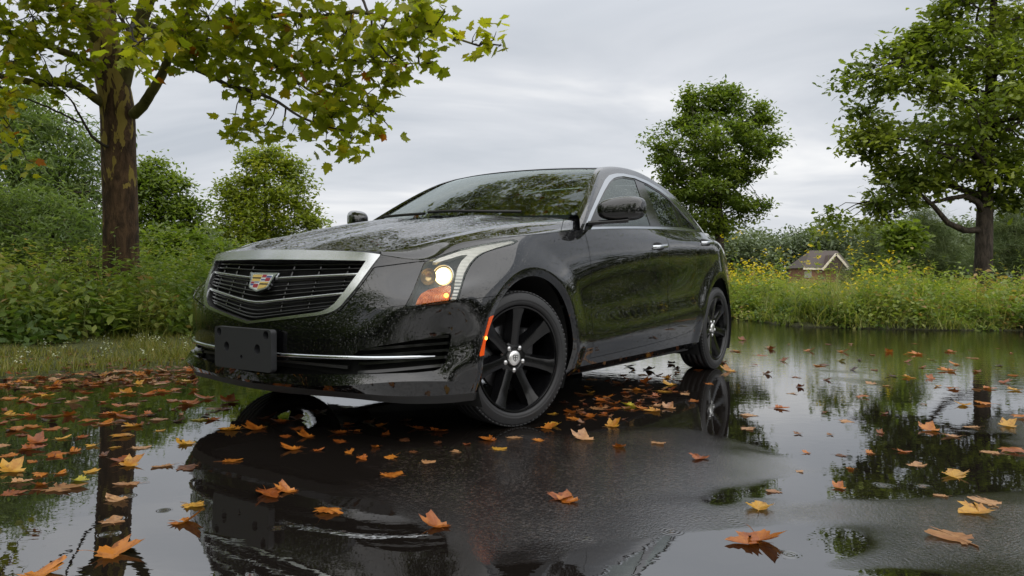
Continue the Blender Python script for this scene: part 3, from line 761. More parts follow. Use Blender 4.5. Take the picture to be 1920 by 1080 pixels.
# ---- crest: silver shield with coloured fields, read from the photograph
eh = MB(); ec = np.array([float(front_x(0, .662)[0]) - .010, 0, .660]); tilt = math.atan2(float(front_x(0, .70)[0] - front_x(0, .62)[0]), .08)
def epl(P, t0, t1, m):
    """plate of outline P in shield space (a across the car, b up), from depth t0 to t1"""
    P = np.asarray(P, float) * [1.16, 1.0]; k = len(P); n = np.array([math.cos(tilt), 0, -math.sin(tilt)]); u = np.array([math.sin(tilt), 0, math.cos(tilt)]); l = np.array([0, 1., 0])
    A = ec + P[:, :1] * l + P[:, 1:] * u
    Vv = np.concatenate([A + n * t0, A + n * t1]); cc = Vv[k:].mean(0)
    Vv = np.concatenate([Vv, [cc]]); i = np.arange(k); j_ = (i + 1) % k
    eh.add(Vv, np.stack([i, j_, j_ + k], 1), m); eh.add(Vv, np.stack([i, j_ + k, i + k], 1), m); eh.add(Vv, np.stack([i + k, j_ + k, np.full(k, 2 * k)], 1), m)
epl([(-.083,.046),(.083,.046),(.072,.034),(.063,.012),(.058,-.020),(.050,-.030),(0,-.047),(-.050,-.030),(-.058,-.020),(-.063,.012),(-.072,.034)], -.012, .004, 0)
epl([(-.058,.036),(.058,.036),(.049,-.022),(.042,-.028),(0,-.040),(-.042,-.028),(-.049,-.022)], .003, .005, 1)
def er(a0, a1, b0, b1, m): epl([(a0, b0), (a1, b0), (a1, b1), (a0, b1)], .0045, .0062, m)
# upper left field: gold, black, gold
er(-.055,-.003,.022,.035,2); er(-.053,-.003,.016,.021,5); er(-.052,-.003,.003,.015,2)
# upper right: red, silver, blue over silver, blue, red
er(.001,.024,.022,.035,3); er(.027,.055,.030,.035,1); er(.027,.055,.022,.029,4); er(.001,.024,.014,.020,1); er(.001,.024,.008,.013,4); er(.026,.052,.005,.020,3)
# lower left
er(-.051,-.033,-.008,.0,3); er(-.031,-.004,-.004,.0,4); er(-.031,-.004,-.010,-.005,1); er(-.048,-.033,-.018,-.010,4); er(-.044,-.033,-.026,-.019,1); er(-.031,-.004,-.028,-.011,3)
# lower right: gold, black, gold
er(.001,.051,-.007,.001,2); er(.001,.050,-.013,-.008,5); epl([(.001,-.014),(.049,-.014),(.046,-.023),(.040,-.027),(.001,-.037)], .0045, .0062, 2)
eo = eh.build('emblem', [M['chrome'], M['silver'], M['gold'], M['ered'], M['eblue'], M['gap']], grille, smooth=False)

# ---- lower intake with slats, bright strip and number plate bracket
ink = refine(intake, 2)
sl_z = lambda a: a.V[:, 2] + .03 * np.maximum(np.abs(a.V[:, 1]) - .4, 0)
zone = cut(ink, -(np.abs(ink.V[:, 1]) - .555))[0]
slats = []
for z0 in (.285, .313, .345, .373, .401, .428):
    slats.append(cut(zone, np.abs(zone.V[:, 2] - z0 - .10 * (np.abs(zone.V[:, 1]) - .65)) - .0055)[0])
low_grille = put('lower_grille', [(both(intake.move(-.075)), 0), (both(walls(intake, .075, keep=lambda m: np.abs(m[:, 1]) > 2e-3)), 1)], [M['gap'], M['gloss']])
sl = join([a.move(-.016) for a in slats if len(a.T)])
for s in (1, -1): put('slats', (lambda q: q if s > 0 else mirror(q))(join([sl, walls(sl, .03)])), [M['gloss']], low_grille)
mid = cut(ink, np.abs(ink.V[:, 1]) - .50)[0]
mb_ = cut(mid, np.abs(mid.V[:, 2] - .318) - .006)[0].move(-.03)
put('crossbar', both(join([mb_, walls(mb_, .02)])), [M['black']], low_grille)
y = np.linspace(-.795, .795, 81); zz = .355 + .012 * (np.abs(y) / .8) ** 2; xx = front_x(y, zz) + .002
xx = np.convolve(np.pad(xx, 3, mode='reflect', reflect_type='odd'), np.ones(7) / 7, 'valid')
V_, F_ = sweep(np.stack([xx, y, zz], -1), [(-.009,-.0075),(.004,-.0085),(.009,-.003),(.009,.003),(.004,.0085),(-.009,.0075)], scale=np.clip((.8 - np.abs(y)) / .05, .35, 1))
mk('bumper_strip', V_, F_, [M['chrome']], bumper_o)
def rrect(hw, hh, r, n=6):
    P = []
    for cx, cy, a0 in ((hw - r, hh - r, 0), (-hw + r, hh - r, 90), (-hw + r, -hh + r, 180), (hw - r, -hh + r, 270)):
        for t in np.linspace(a0, a0 + 90, n): P.append((cx + r * math.cos(R(t)), cy + r * math.sin(R(t))))
    return np.array(P)
px0 = float(front_x(0, .40)[0]) + .034; ptilt = .02
gy, gz = np.meshgrid(np.linspace(-.22, .22, 150), np.linspace(-.11, .11, 75), indexing='ij')
pg = np.stack([px0 - .10 * gy ** 2 + gz * ptilt, gy, .372 + gz], -1); ps = patch(pg); ps = ps if ps.N[:, 0].mean() > 0 else S(ps.V, -ps.N, ps.T[:, ::-1])
py_ = lambda a: np.stack([a.V[:, 1], a.V[:, 2] - .372], -1)
ps = cut(ps, sdf(py_(ps), rrect(.193, .090, .016)))[0]
for hy_, hz_, hr in ((-.160,.066,.0165),(.160,.066,.0165),(-.105,.004,.0185),(.105,.004,.0185),(.0,-.035,.008)):
    ps = cut(ps, np.hypot(py_(ps)[:, 0] - hy_, (py_(ps)[:, 1] - hz_) * .85) - hr)[1]
back = cut(patch(pg), sdf(py_(patch(pg)), rrect(.193, .090, .016)))[0]
back = S(back.V - [.026, 0, 0], ps.N[:1].repeat(len(back.V), 0), back.T)
put('plate_bracket', [(ps, 0), (walls(ps, .030), 0), (back, 1)], [M['plate'], M['gap']], bumper_o)

# ---- wheels
def wheel(name_pos, x, ysign, steer):
    w = empty('wheel', (x, ysign * .772, .318), 0, car); w.rotation_euler = (0, 0, steer + (0 if ysign > 0 else math.pi))
    # outward is +y in wheel space
    W = .1125
    prof = [(.240,-W+.012),(.248,-W+.002),(.266,-W-.004),(.290,-W+.002),(.308,-W+.012),(.3165,-W+.026)]
    for g0 in (-.062,-.022,.022,.062): prof += [(.3183, g0 - .006), (.311, g0 - .004), (.311, g0 + .004), (.3183, g0 + .006)]
    prof += [(.3165, W-.026),(.308, W-.012),(.303, W-.006),(.3015, W-.0052),(.292, W-.002),(.278, W+.003),(.271, W+.0035),(.2695, W+.002),(.266, W+.003),(.260, W+.001),(.2555, W-.001),(.2525, W-.004),(.250, W-.008),(.248, W-.014)]
    tv, tf = lathe(prof, 96); tm = MB(); tm.add(tv, tf)
    for i in range(80):                                               # shoulder blocks of the tread
        a = 2 * math.pi * i / 80; ca, sa = math.cos(a), math.sin(a)
        bv, bf = box((0, 0, 0), (.0190, .020, .0075)); bv = bv @ np.array([[1, 0, 0], [0, 1, 0], [0, 0, 1]])
        q = np.stack([(.3125 + bv[:, 2]) * ca - bv[:, 0] * sa, W - .022 + bv[:, 1], (.3125 + bv[:, 2]) * sa + bv[:, 0] * ca], -1); tm.add(q, bf)
    tm.build('tyre', [M['tyre']], w)
    rm = MB()
    rm.add(*lathe([(.247, W-.014),(.2485, W-.008),(.2455, W-.003),(.239, W-.004),(.2345, W-.012),(.232, W-.03),(.222, .03),(.215,-.06),(.228,-W+.01),(.241,-W+.012)], 96))
    r = np.linspace(.048, .2345, 14)
    for k in range(7):
        a = R(90 - k * 360 / 7 + (0 if ysign > 0 else 0)); ca, sa = math.cos(a), math.sin(a)
        rows_ = []
        for rr in r:
            t = (rr - .048) / (.2345 - .048)
            hw = np.interp(t, [0, .22, .5, .85, 1], [.024, .0225, .0225, .028, .036]); top = np.interp(t, [0, .25, .7, 1], [.070, .076, .088, W - .012])
            dep = np.interp(t, [0, 1], [.045, .035]); cb_ = np.interp(t, [0, .3, 1], [.010, .021, .014])
            sec = [(-hw - cb_ * .9, top - dep), (-hw - cb_ * .35, top - .017), (-hw, top - .001), (-hw * .55, top + .0005), (hw * .55, top + .0005), (hw, top - .001), (hw + cb_ * .35, top - .017), (hw + cb_ * .9, top - dep)]
            rows_.append([(rr * ca - s_ * sa, h_, rr * sa + s_ * ca) for s_, h_ in sec])
        A = np.array(rows_); rm.add(A.reshape(-1, 3), grid_faces(len(r), 8)[:, ::-1])
    rm.add(*lathe([(.080, .030),(.078, .062),(.070, .071),(.052, .0735),(.046, .066),(.030, .064),(.0004, .064)], 48))
    o = rm.build('rim', [M['rim']], w, smooth=True)
    md = o.modifiers.new('edges', 'EDGE_SPLIT'); md.split_angle = R(32)
    cv, cf = lathe([(.0355, .060),(.0355, .0735),(.0325, .077),(.020, .0788),(.0004, .0795)], 40)
    cp = MB(); cp.add(cv, cf, 0)
    for P in ([(-.016,.014),(.016,.014),(.0125,-.006),(0,-.016),(-.0125,-.006)],):
        P = np.array(P)
        for sc_, h_, m_ in ((1.0, .0800, 1), (.80, .0806, 0)):
            k = len(P); Vv = np.stack([P[:, 0] * sc_, np.full(k, h_), P[:, 1] * sc_], -1); Vv = np.concatenate([Vv, [[0, h_, 0]]]); i = np.arange(k)
            cp.add(Vv, np.stack([np.full(k, k), i, (i + 1) % k], 1), m_)
    for a_, b_ in ((-.012, .0035), (.0035, -.012)): pass
    vv, vf = box((0, .0806, .001), (.003, .002, .022)); cp.add(vv, vf, 1)
    vv, vf = box((0, .0806, .003), (.022, .002, .003)); cp.add(vv, vf, 1)
    cp.build('hub_cap', [M['silver'], M['dash']], w)
    for k in range(5):
        a = R(90 + 36 + k * 72); nv, nf = lathe([(.0125, .060), (.0125, .071), (.0095, .0765), (.0004, .0785)], 12)
        mk('wheel_nut', nv + np.array([.0565 * math.cos(a), 0, .0565 * math.sin(a)]), nf, [M['nut']], w)
    dv, df = lathe([(.06, .012), (.155, .012), (.158, .008), (.158, -.008), (.155, -.012), (.06, -.012)], 64)
    mk('brake_disc', dv, df, [M['disc']], w)
    cv, cf = box((-.115, .0, .06), (.07, .09, .15), .02); mk('brake_caliper', cv, cf, [M['dash']], w)
    return w
for x, s, st in ((0, 1, R(-16)), (0, -1, R(-16)), (-2.79, 1, 0), (-2.79, -1, 0)): wheel('', x, s, st)

# ---- wheel wells, underbody, cabin
um = MB()
for cx, cz, r_ in ((-.045, .318, .400), (-2.79, .322, .400)):
    for s in (1, -1):
        a = np.linspace(R(-28), R(208), 40); yy = np.array([.50, .70, .868]) * s
        Vv = np.stack([np.stack([cx + r_ * np.cos(a), np.full(40, y_), cz + r_ * np.sin(a)], -1) for y_ in yy], 0)
        um.add(Vv.reshape(-1, 3), grid_faces(3, 40))
        dv = np.stack([cx + r_ * np.cos(a), np.full(40, .50 * s), cz + r_ * np.sin(a)], -1); dv = np.concatenate([dv, [[cx, .5 * s, cz]]]); i = np.arange(39)
        um.add(dv, np.stack([i, i + 1, np.full(39, 40)], 1))
um.add(*box((-1.40, 0, .215), (2.0, 1.60, .05), .01)); um.add(*box((-3.2, 0, .26), (.8, 1.3, .05), .01)); um.add(*box((.30, 0, .20), (.72, 1.10, .03), .01))
um.add(*box((.3, 0, .45), (.5, 1.0, .25), .02)); um.add(*box((-1.4, 0, .22), (2.8, .9, .06), .02)); um.add(*box((-2.79, 0, .32), (.10, 1.4, .08), .02)); um.add(*box((0, 0, .30), (.10, 1.4, .08), .02))
for s in (1, -1): um.add(*box((-1.45, .80 * s, .20), (1.75, .05, .05), .01))
um.build('underbody', [M['gap']], car)
cb2 = MB(); cb2.add(*box((-1.7, 0, .46), (2.5, 1.5, .05))); cb2.add(*box((-.62, 0, .68), (.05, 1.40, .40))); cb2.add(*box((-2.8, 0, .72), (.06, 1.45, .62)))
for s in (1, -1): cb2.add(*box((-1.75, .79 * s, .68), (2.0, .04, .46)))
cb2.add(*box((-2.80, 0, 1.03), (.45, 1.25, .03)))
cabin = cb2.build('cabin', [M['cloth']], car)
dm = MB(); dm.add(*box((-.84, 0, .945), (.44, 1.30, .14), .05)); dm.add(*box((-.93, .37, 1.03), (.22, .40, .10), .045))
dm.build('dashboard', [M['dash']], cabin)
sw, sf = tube([(-1.13 + .19 * math.sin(a) * .35, .37 + .185 * math.cos(a), .98 + .185 * math.sin(a) * .94) for a in np.linspace(0, 2 * math.pi, 33)], .016, 8)
mk('steering_wheel', sw, sf, [M['dash']], cabin)
for y0 in (.37, -.37):
    sm = MB(); sm.add(*box((-1.35, y0, .60), (.52, .50, .16), .06)); sm.add(*box((-1.66, y0, .92), (.16, .48, .62), .07)); sm.add(*box((-1.70, y0, 1.27), (.10, .26, .16), .045))
    for d_ in (-.06, .06): sm.add(*tube([(-1.69, y0 + d_, 1.18), (-1.69, y0 + d_, 1.26)], .007, 6))
    sm.build('front_seat', [M['cloth']], cabin)
sm = MB(); sm.add(*box((-2.35, 0, .62), (.50, 1.25, .16), .06)); sm.add(*box((-2.68, 0, .90), (.16, 1.25, .55), .07))
for y0 in (.40, -.40): sm.add(*box((-2.70, y0, 1.19), (.08, .24, .12), .035))
sm.build('rear_seat', [M['cloth']], cabin)
mv, mf = box((-1.16, 0, 1.315), (.03, .24, .065), .014); mk('rear_view_mirror', mv, mf, [M['dash']], cabin)
# cowl and wipers
cw = MB(); yv = np.linspace(-.72, .72, 41)
e_x = np.interp(np.abs(yv), [0,.2,.40,.66,.722], [-.372,-.40,-.47,-.62,-.645]); rz = np.interp(np.abs(yv), [0, .4, .72], [1.008, 1.010, .995])
wx = np.interp(np.abs(yv), [0, .4, .765], [-.43, -.52, -.72]); wz = np.interp(np.abs(yv), [0, .4, .765], [1.036, 1.043, 1.060])
Vv = np.stack([np.stack([e_x + .03, yv, rz], -1), np.stack([e_x * .5 + wx * .5, yv, rz + .010], -1), np.stack([wx - .02, yv, wz - .004], -1)]); cw.add(Vv.reshape(-1, 3), grid_faces(3, 41))
cowl_o = cw.build('cowl', [M['black']], car)
def on_screen(t, yv_):
    """point on the windscreen: t up the glass, y across"""
    i = np.argmin((np.abs(windscreen.V[:, 1] - abs(yv_)) * 1.0) + np.abs((windscreen.V[:, 2] - 1.04) / .37 - t)); p = windscreen.V[i].copy(); n = windscreen.N[i].copy()
    if yv_ < 0: p[1] *= -1; n[1] *= -1
    return p + n * .014
for pts in ([(.02,.50),(.035,.28),(.05,.04),(.06,-.10)], [(.03,-.12),(.045,-.32),(.06,-.60)]):
    P = curve([on_screen(t, y_) for t, y_ in pts], 14); mk('wiper', *tube(P, .009, 6), [M['black']], cowl_o)

# ---- door mirrors and handles
def mirror_at(s):
    up_, lo_ = MB(), MB()
    th, ph = np.meshgrid(np.linspace(-np.pi / 2, np.pi / 2, 25), np.linspace(-np.pi, np.pi, 48, endpoint=False), indexing='ij')
    p = lambda v, e: np.sign(v) * np.abs(v) ** e
    X = p(np.cos(th), .55) * p(np.cos(ph), .7); Y = p(np.cos(th), .55) * p(np.sin(ph), .55); Z = p(np.sin(th), .62)
    c = np.array([-.800, 1.005, 1.075])
    # pinched and swept: narrower and lower at the root, rounded ahead, flat behind
    wy = .108; x = c[0] + np.where(X > 0, .095, .035) * X * (1 - .18 * Y) - .05 * Y; y = c[1] + wy * Y; z = c[2] + .064 * Z * (1 - .20 * (Y < 0) * np.abs(Y)) + .010 * Y
    Vv = np.stack([x, y, z], -1).reshape(-1, 3); F_ = grid_faces(25, 48, wrap_j=True); T_ = np.concatenate([F_[:, [0, 1, 2]], F_[:, [0, 2, 3]]])
    a = S(Vv, np.zeros_like(Vv), T_); nn = np.zeros_like(Vv); fn = np.cross(Vv[T_[:, 1]] - Vv[T_[:, 0]], Vv[T_[:, 2]] - Vv[T_[:, 0]])
    for k in range(3): np.add.at(nn, T_[:, k], fn)
    nn /= np.maximum(np.linalg.norm(nn, axis=1, keepdims=True), 1e-12); cen = Vv.mean(0)
    if ((Vv - cen) * nn).sum() < 0: nn = -nn; T_ = T_[:, ::-1]
    a = S(Vv, nn, T_); a = refine(a, 1)
    low_, hi = cut(a, a.V[:, 2] - (1.050 + .03 * (a.V[:, 1] - 1.0)))
    low_ = S(low_.V * [1, 1, 1], low_.N, low_.T)
    mr = (lambda q: q) if s > 0 else mirror
    return hi.move(.003), low_, mr
for s in (1, -1):
    hi, lo_, mr = mirror_at(s)
    dm_ = [o for o in car.children if o.name.startswith('front_door')][0 if s > 0 else 1]
    mo = put('door_mirror', panel(mr(hi), .004), [M['paint']], dm_)
    put('door_mirror_base', mr(lo_), [M['gloss']], dm_)
    P = np.array([(-.70, .850, .995), (-.715, .90, 1.000), (-.755, .97, 1.006), (-.79, 1.04, 1.012)]); P[:, 1] *= s
    V_, F_ = sweep(curve(P, 14), [(-.034,-.010),(.034,-.010),(.040,0),(.034,.010),(-.034,.010),(-.040,0)])
    mk('mirror_arm', V_, F_, [M['gloss']], dm_)
    tri = cut(gs, pf(gs, [(1101,426),(1113,398),(1126,398),(1128,425)], gs_ok))[0].move(.003)
    put('mirror_sail', panel(mr(tri), .006), [M['gloss']], dm_)
# door skin lookup for the handles
def skin(a, x, z):
    i = np.argmin((a.V[:, 0] - x) ** 2 + (a.V[:, 2] - z) ** 2 + (a.V[:, 1] < .7) * 9); return a.V[i, 1]
for s in (1, -1):
    ds = [o for o in car.children if o.name.startswith('front_door')]; rs = [o for o in car.children if o.name.startswith('rear_door')]
    for a, dr, x0, z0 in ((front_door, ds[0 if s > 0 else 1], -1.565, .905), (rear_door, rs[0 if s > 0 else 1], -2.455, .970)):
        xs = np.linspace(x0 + .105, x0 - .105, 15); zs = z0 + (x0 - xs) * .09; b = np.array([skin(a, u_, w_) for u_, w_ in zip(xs, zs)])
        b = np.polyval(np.polyfit(xs, b, 2), xs); t = np.linspace(-1, 1, 15); P = np.stack([xs, (b + .034 * (1 - np.abs(t) ** 4) - .004), zs], -1); P[:, 1] *= s
        hm = MB(); V_, F_ = sweep(P, [(-.007,-.009),(.003,-.012),(.008,-.006),(.008,.006),(.003,.012),(-.007,.009)]); hm.add(V_, F_, 0)
        mk('handle', V_, F_, [M['chrome']], dr)
        g = cut(a, np.hypot((a.V[:, 0] - (x0 + .02)) / .085, (a.V[:, 2] - z0 + .002) / .026) - 1)[0]
        put('handle_recess', (lambda q: q if s > 0 else mirror(q))(g.move(.0015)), [M['gap']], dr)

# ================================================================== the place
def at(u, v, Y):
    """point at distance Y seen at photo position (u, v)"""
    a, b = u - 960., v - 517.; c, s = math.cos(.0131), math.sin(.0131)
    a, b = a * c + b * s, -a * s + b * c
    return np.array([a / 1402. * Y, Y, .704 - b / 1402. * Y])
def on_ground(u, v, z=0.0):
    p = at(u, v, 1.0); t = (z - .704) / (p[2] - .704); return np.array([p[0] * t, t, z])

# ---- foliage materials
def leaf_mat(name, stops, trans=.35, rough=.4, bright=1.0, bark=None):
    m = bpy.data.materials.new(name); m.use_nodes = True; nt = m.node_tree; b = nt.nodes['Principled BSDF']; o = nt.nodes['Material Output']
    at_ = nd(nt, 'ShaderNodeAttribute'); at_.attribute_name = 'tint'
    c = ramp(nt, at_.outputs['Fac'], [(p, tuple(x * bright for x in q)) for p, q in stops])
    nt.links.new(c, b.inputs['Base Color']); b.inputs['Roughness'].default_value = rough; b.inputs['Specular IOR Level'].default_value = .35
    tr = nd(nt, 'ShaderNodeBsdfTranslucent'); 
    mixc = nd(nt, 'ShaderNodeMix', data_type='RGBA', blend_type='MULTIPLY'); mixc.inputs[0].default_value = 1.0
    nt.links.new(c, mixc.inputs[6]); mixc.inputs[7].default_value = (1.5, 1.6, .7, 1)
    nt.links.new(mixc.outputs[2], tr.inputs[0])
    mx = nd(nt, 'ShaderNodeMixShader'); mx.inputs[0].default_value = trans
    nt.links.new(b.outputs[0], mx.inputs[1]); nt.links.new(tr.outputs[0], mx.inputs[2]); nt.links.new(mx.outputs[0], o.inputs[0])
    return m
def bark_mat(name, c1, c2, c3=None, scale=9.0, bump=.6):
    m, nt, b = new_mat(name); co = objco(nt); mp = nd(nt, 'ShaderNodeMapping'); mp.inputs['Scale'].default_value = (1, 1, .35); nt.links.new(co, mp.inputs[0])
    n1 = noise(nt, mp.outputs[0], scale, 8, .70, .6)
    st = [(.40, c1), (.60, c2)]
    col = ramp(nt, n1, st)
    if c3:                                                               # flaking plates: greenish inner bark
        n2 = noise(nt, mp.outputs[0], 9.5, 3, .5, .6); sp = nd(nt, 'ShaderNodeSeparateXYZ'); nt.links.new(co, sp.inputs[0])
        hgt = nd(nt, 'ShaderNodeMapRange'); hgt.inputs['From Min'].default_value = 1.4; hgt.inputs['From Max'].default_value = 3.4; hgt.inputs['To Min'].default_value = -.12; hgt.inputs['To Max'].default_value = .16
        nt.links.new(sp.outputs['Z'], hgt.inputs['Value'])
        f = ramp(nt, mth(nt, 'ADD', n2, hgt.outputs[0]), [(.535, (0, 0, 0)), (.55, (1, 1, 1))])
        mx = nd(nt, 'ShaderNodeMix', data_type='RGBA'); nt.links.new(f, mx.inputs[0]); nt.links.new(col, mx.inputs[6]); mx.inputs[7].default_value = (*c3, 1); col = mx.outputs[2]
    nt.links.new(col, b.inputs['Base Color']); b.inputs['Roughness'].default_value = .8; b.inputs['Specular IOR Level'].default_value = .25
    bp = nd(nt, 'ShaderNodeBump'); bp.inputs['Strength'].default_value = bump; bp.inputs['Distance'].default_value = .03
    nt.links.new(noise(nt, mp.outputs[0], scale * 3, 5, .6), bp.inputs['Height']); nt.links.new(bp.outputs[0], b.inputs['Normal'])
    return m
LM = {}
LM['plane'] = leaf_mat('plane_tree_leaf', [(0, (.15, .18, .016)), (.45, (.27, .30, .024)), (.82, (.40, .36, .03)), (.95, (.46, .30, .02)), (1, (.36, .12, .015))], .60, .38)
LM['oak'] = leaf_mat('oak_leaf', [(0, (.070, .10, .016)), (.5, (.14, .18, .027)), (1, (.25, .29, .045))], .45, .42)
LM['maple'] = leaf_mat('maple_leaf', [(0, (.065, .10, .017)), (.5, (.125, .175, .028)), (1, (.21, .255, .042))], .45, .42)
LM['lime'] = leaf_mat('bright_leaf', [(0, (.11, .15, .016)), (.6, (.19, .23, .024)), (1, (.28, .29, .035))], .42, .45)
LM['willow'] = leaf_mat('grey_green_leaf', [(0, (.09, .14, .045)), (.6, (.15, .205, .065)), (1, (.22, .27, .09))], .42, .5)
LM['weed'] = leaf_mat('weed_leaf', [(0, (.075, .125, .026)), (.45, (.155, .215, .045)), (.8, (.26, .29, .065)), (1, (.32, .21, .08))], .42, .5)
LM['grass'] = leaf_mat('grass_blade', [(0, (.10, .135, .03)), (.5, (.18, .20, .05)), (.85, (.28, .28, .085)), (1, (.34, .27, .12))], .42, .5)
LM['lawn'] = leaf_mat('lawn_blade', [(0, (.11, .13, .022)), (.6, (.19, .19, .035)), (1, (.28, .21, .07))], .36, .5)
LM['broad'] = leaf_mat('broad_green_leaf', [(0, (.09, .17, .02)), (1, (.15, .26, .03))], .36, .35)
LM['pine'] = leaf_mat('pine_needles', [(0, (.06, .09, .03)), (.6, (.10, .135, .045)), (1, (.15, .18, .065))], .25, .55)
LM['far'] = leaf_mat('hazed_far_leaf', [(0, (.085, .115, .06)), (1, (.15, .185, .095))], .2, .6)  # paler leaf colour stands in for the haze of distance
LM['dead'] = leaf_mat('dead_stalk', [(0, (.035, .018, .008)), (1, (.085, .045, .02))], .1, .7)
LM['yellow'] = leaf_mat('yellow_petal', [(0, (.55, .40, .01)), (1, (.75, .60, .03))], .35, .5)
LM['white'] = leaf_mat('white_petal', [(0, (.50, .53, .42)), (1, (.72, .74, .62))], .3, .6)
LM['pinkish'] = leaf_mat('pink_seedhead', [(0, (.22, .12, .10)), (1, (.33, .20, .15))], .3, .6)
LM['shade'] = leaf_mat('darkened_verge_leaf', [(0, (.03, .042, .014)), (1, (.085, .095, .03))], .3, .6)  # leaf colour darkened so the car doors mirror a dark verge
LM['bark'] = bark_mat('plane_bark', (.026, .015, .008), (.105, .062, .032), (.25, .19, .045), 9, .8)
LM['bark2'] = bark_mat('dark_bark', (.018, .014, .010), (.060, .046, .034), None, 12, .7)
LM['bough'] = bark_mat('olive_bough_bark', (.060, .055, .020), (.15, .135, .050), None, 6, .3)
LM['twig'] = simple('twig_bark', (.030, .022, .015), .7)
LM['stem'] = simple('green_stem', (.075, .10, .025), .6)

def rot_frames(n, up_bias=0.6, r=rng, droop=0.0):
    """random orthonormal frames; columns: along leaf, across, normal"""
    nrm = r.normal(size=(n, 3)); nrm[:, 2] = np.abs(nrm[:, 2]) * 1.0 + up_bias; nrm /= np.linalg.norm(nrm, axis=1, keepdims=True)
    t = r.normal(size=(n, 3)); t[:, 2] -= droop; t -= nrm * (t * nrm).sum(1, keepdims=True); t /= np.maximum(np.linalg.norm(t, axis=1, keepdims=True), 1e-9)
    return t, np.cross(nrm, t), nrm
def scatter(tv, tf, P, frames, s, tint):
    """copies of a small template (n,3) at points P"""
    t, b, n = frames; N = len(P); k = len(tv); s = np.broadcast_to(np.asarray(s, float), (N,))
    V = P[:, None] + s[:, None, None] * (tv[None, :, 0:1] * t[:, None] + tv[None, :, 1:2] * b[:, None] + tv[None, :, 2:3] * n[:, None])
    F = (tf[None] + (np.arange(N) * k)[:, None, None]).reshape(-1, tf.shape[1])
    return V.reshape(-1, 3), F, np.repeat(tint, k)
def leaves_obj(name, chunks, mat, parent=None):
    V = np.concatenate([c[0] for c in chunks]); off = np.cumsum([0] + [len(c[0]) for c in chunks[:-1]])
    f3 = [c[1] + o for c, o in zip(chunks, off) if c[1].shape[1] == 3]; f4 = [c[1] + o for c, o in zip(chunks, off) if c[1].shape[1] == 4]
    Fs = ([np.concatenate(f3)] if f3 else []) + ([np.concatenate(f4)] if f4 else [])
    me = mesh_data(name, V, Fs, [mat]); a = me.attributes.new('tint', 'FLOAT', 'POINT')
    a.data.foreach_set('value', np.clip(np.concatenate([c[2] for c in chunks]), 0, 1).astype(np.float32))
    return obj(name, me, parent)
# templates -----------------------------------------------------------
def palmate(n_teeth=True):
    """plane-tree leaf: five pointed lobes with a few teeth, stalk end at the origin, about one unit long"""
    P = [(0, 0), (.04, .16), (-.02, .34), (.10, .30), (.16, .47), (.26, .36), (.34, .40), (.40, .54), (.47, .46), (.60, .50), (.56, .32), (.62, .24), (.72, .25), (.78, .15), (.90, .10), (1.02, 0)]
    up_ = np.array(P); dn = up_[::-1][1:-1] * [1, -1]; A = np.concatenate([up_, dn]); c = np.array([[.36, 0]])
    Q = np.concatenate([A, c]); r2 = np.abs(Q[:, 1])
    z = .10 * np.cos(Q[:, 0] * 3) * r2 - .22 * Q[:, 0] ** 2 * .5 - r2 ** 2 * .25
    k = len(A); i = np.arange(k); return np.column_stack([Q, z]), np.stack([i, (i + 1) % k, np.full(k, k)], 1)
PAL = palmate()
OV = (np.array([(0, 0, 0), (.35, .22, .03), (.75, .17, .0), (1, 0, -.10), (.75, -.17, .0), (.35, -.22, .03), (.5, 0, -.03)]), np.array([[0, 6, 1], [1, 6, 2], [2, 6, 3], [3, 6, 4], [4, 6, 5], [5, 6, 0]]))
DI = (np.array([(0, 0, 0), (.5, .26, .06), (1, 0, -.08), (.5, -.26, .06)]), np.array([[0, 1, 2], [0, 2, 3]]))
LA = (np.array([(0, 0, 0), (.4, .10, .05), (1, 0, -.15), (.4, -.10, .05)]), np.array([[0, 1, 2], [0, 2, 3]]))
NE = (np.array([(0, .012, 0), (0, -.012, 0), (1, 0, 0)]), np.array([[0, 1, 2]]))
OAKT = (np.array([(0, 0, 0), (.25, .12, .03), (.38, .10, .02), (.52, .24, .03), (.62, .16, .0), (.8, .22, -.03), (1, 0, -.1), (.8, -.22, -.03), (.62, -.16, .0), (.52, -.24, .03), (.38, -.10, .02), (.25, -.12, .03), (.5, 0, 0)]),
        np.array([[i, (i + 1) % 12, 12] for i in range(12)]))

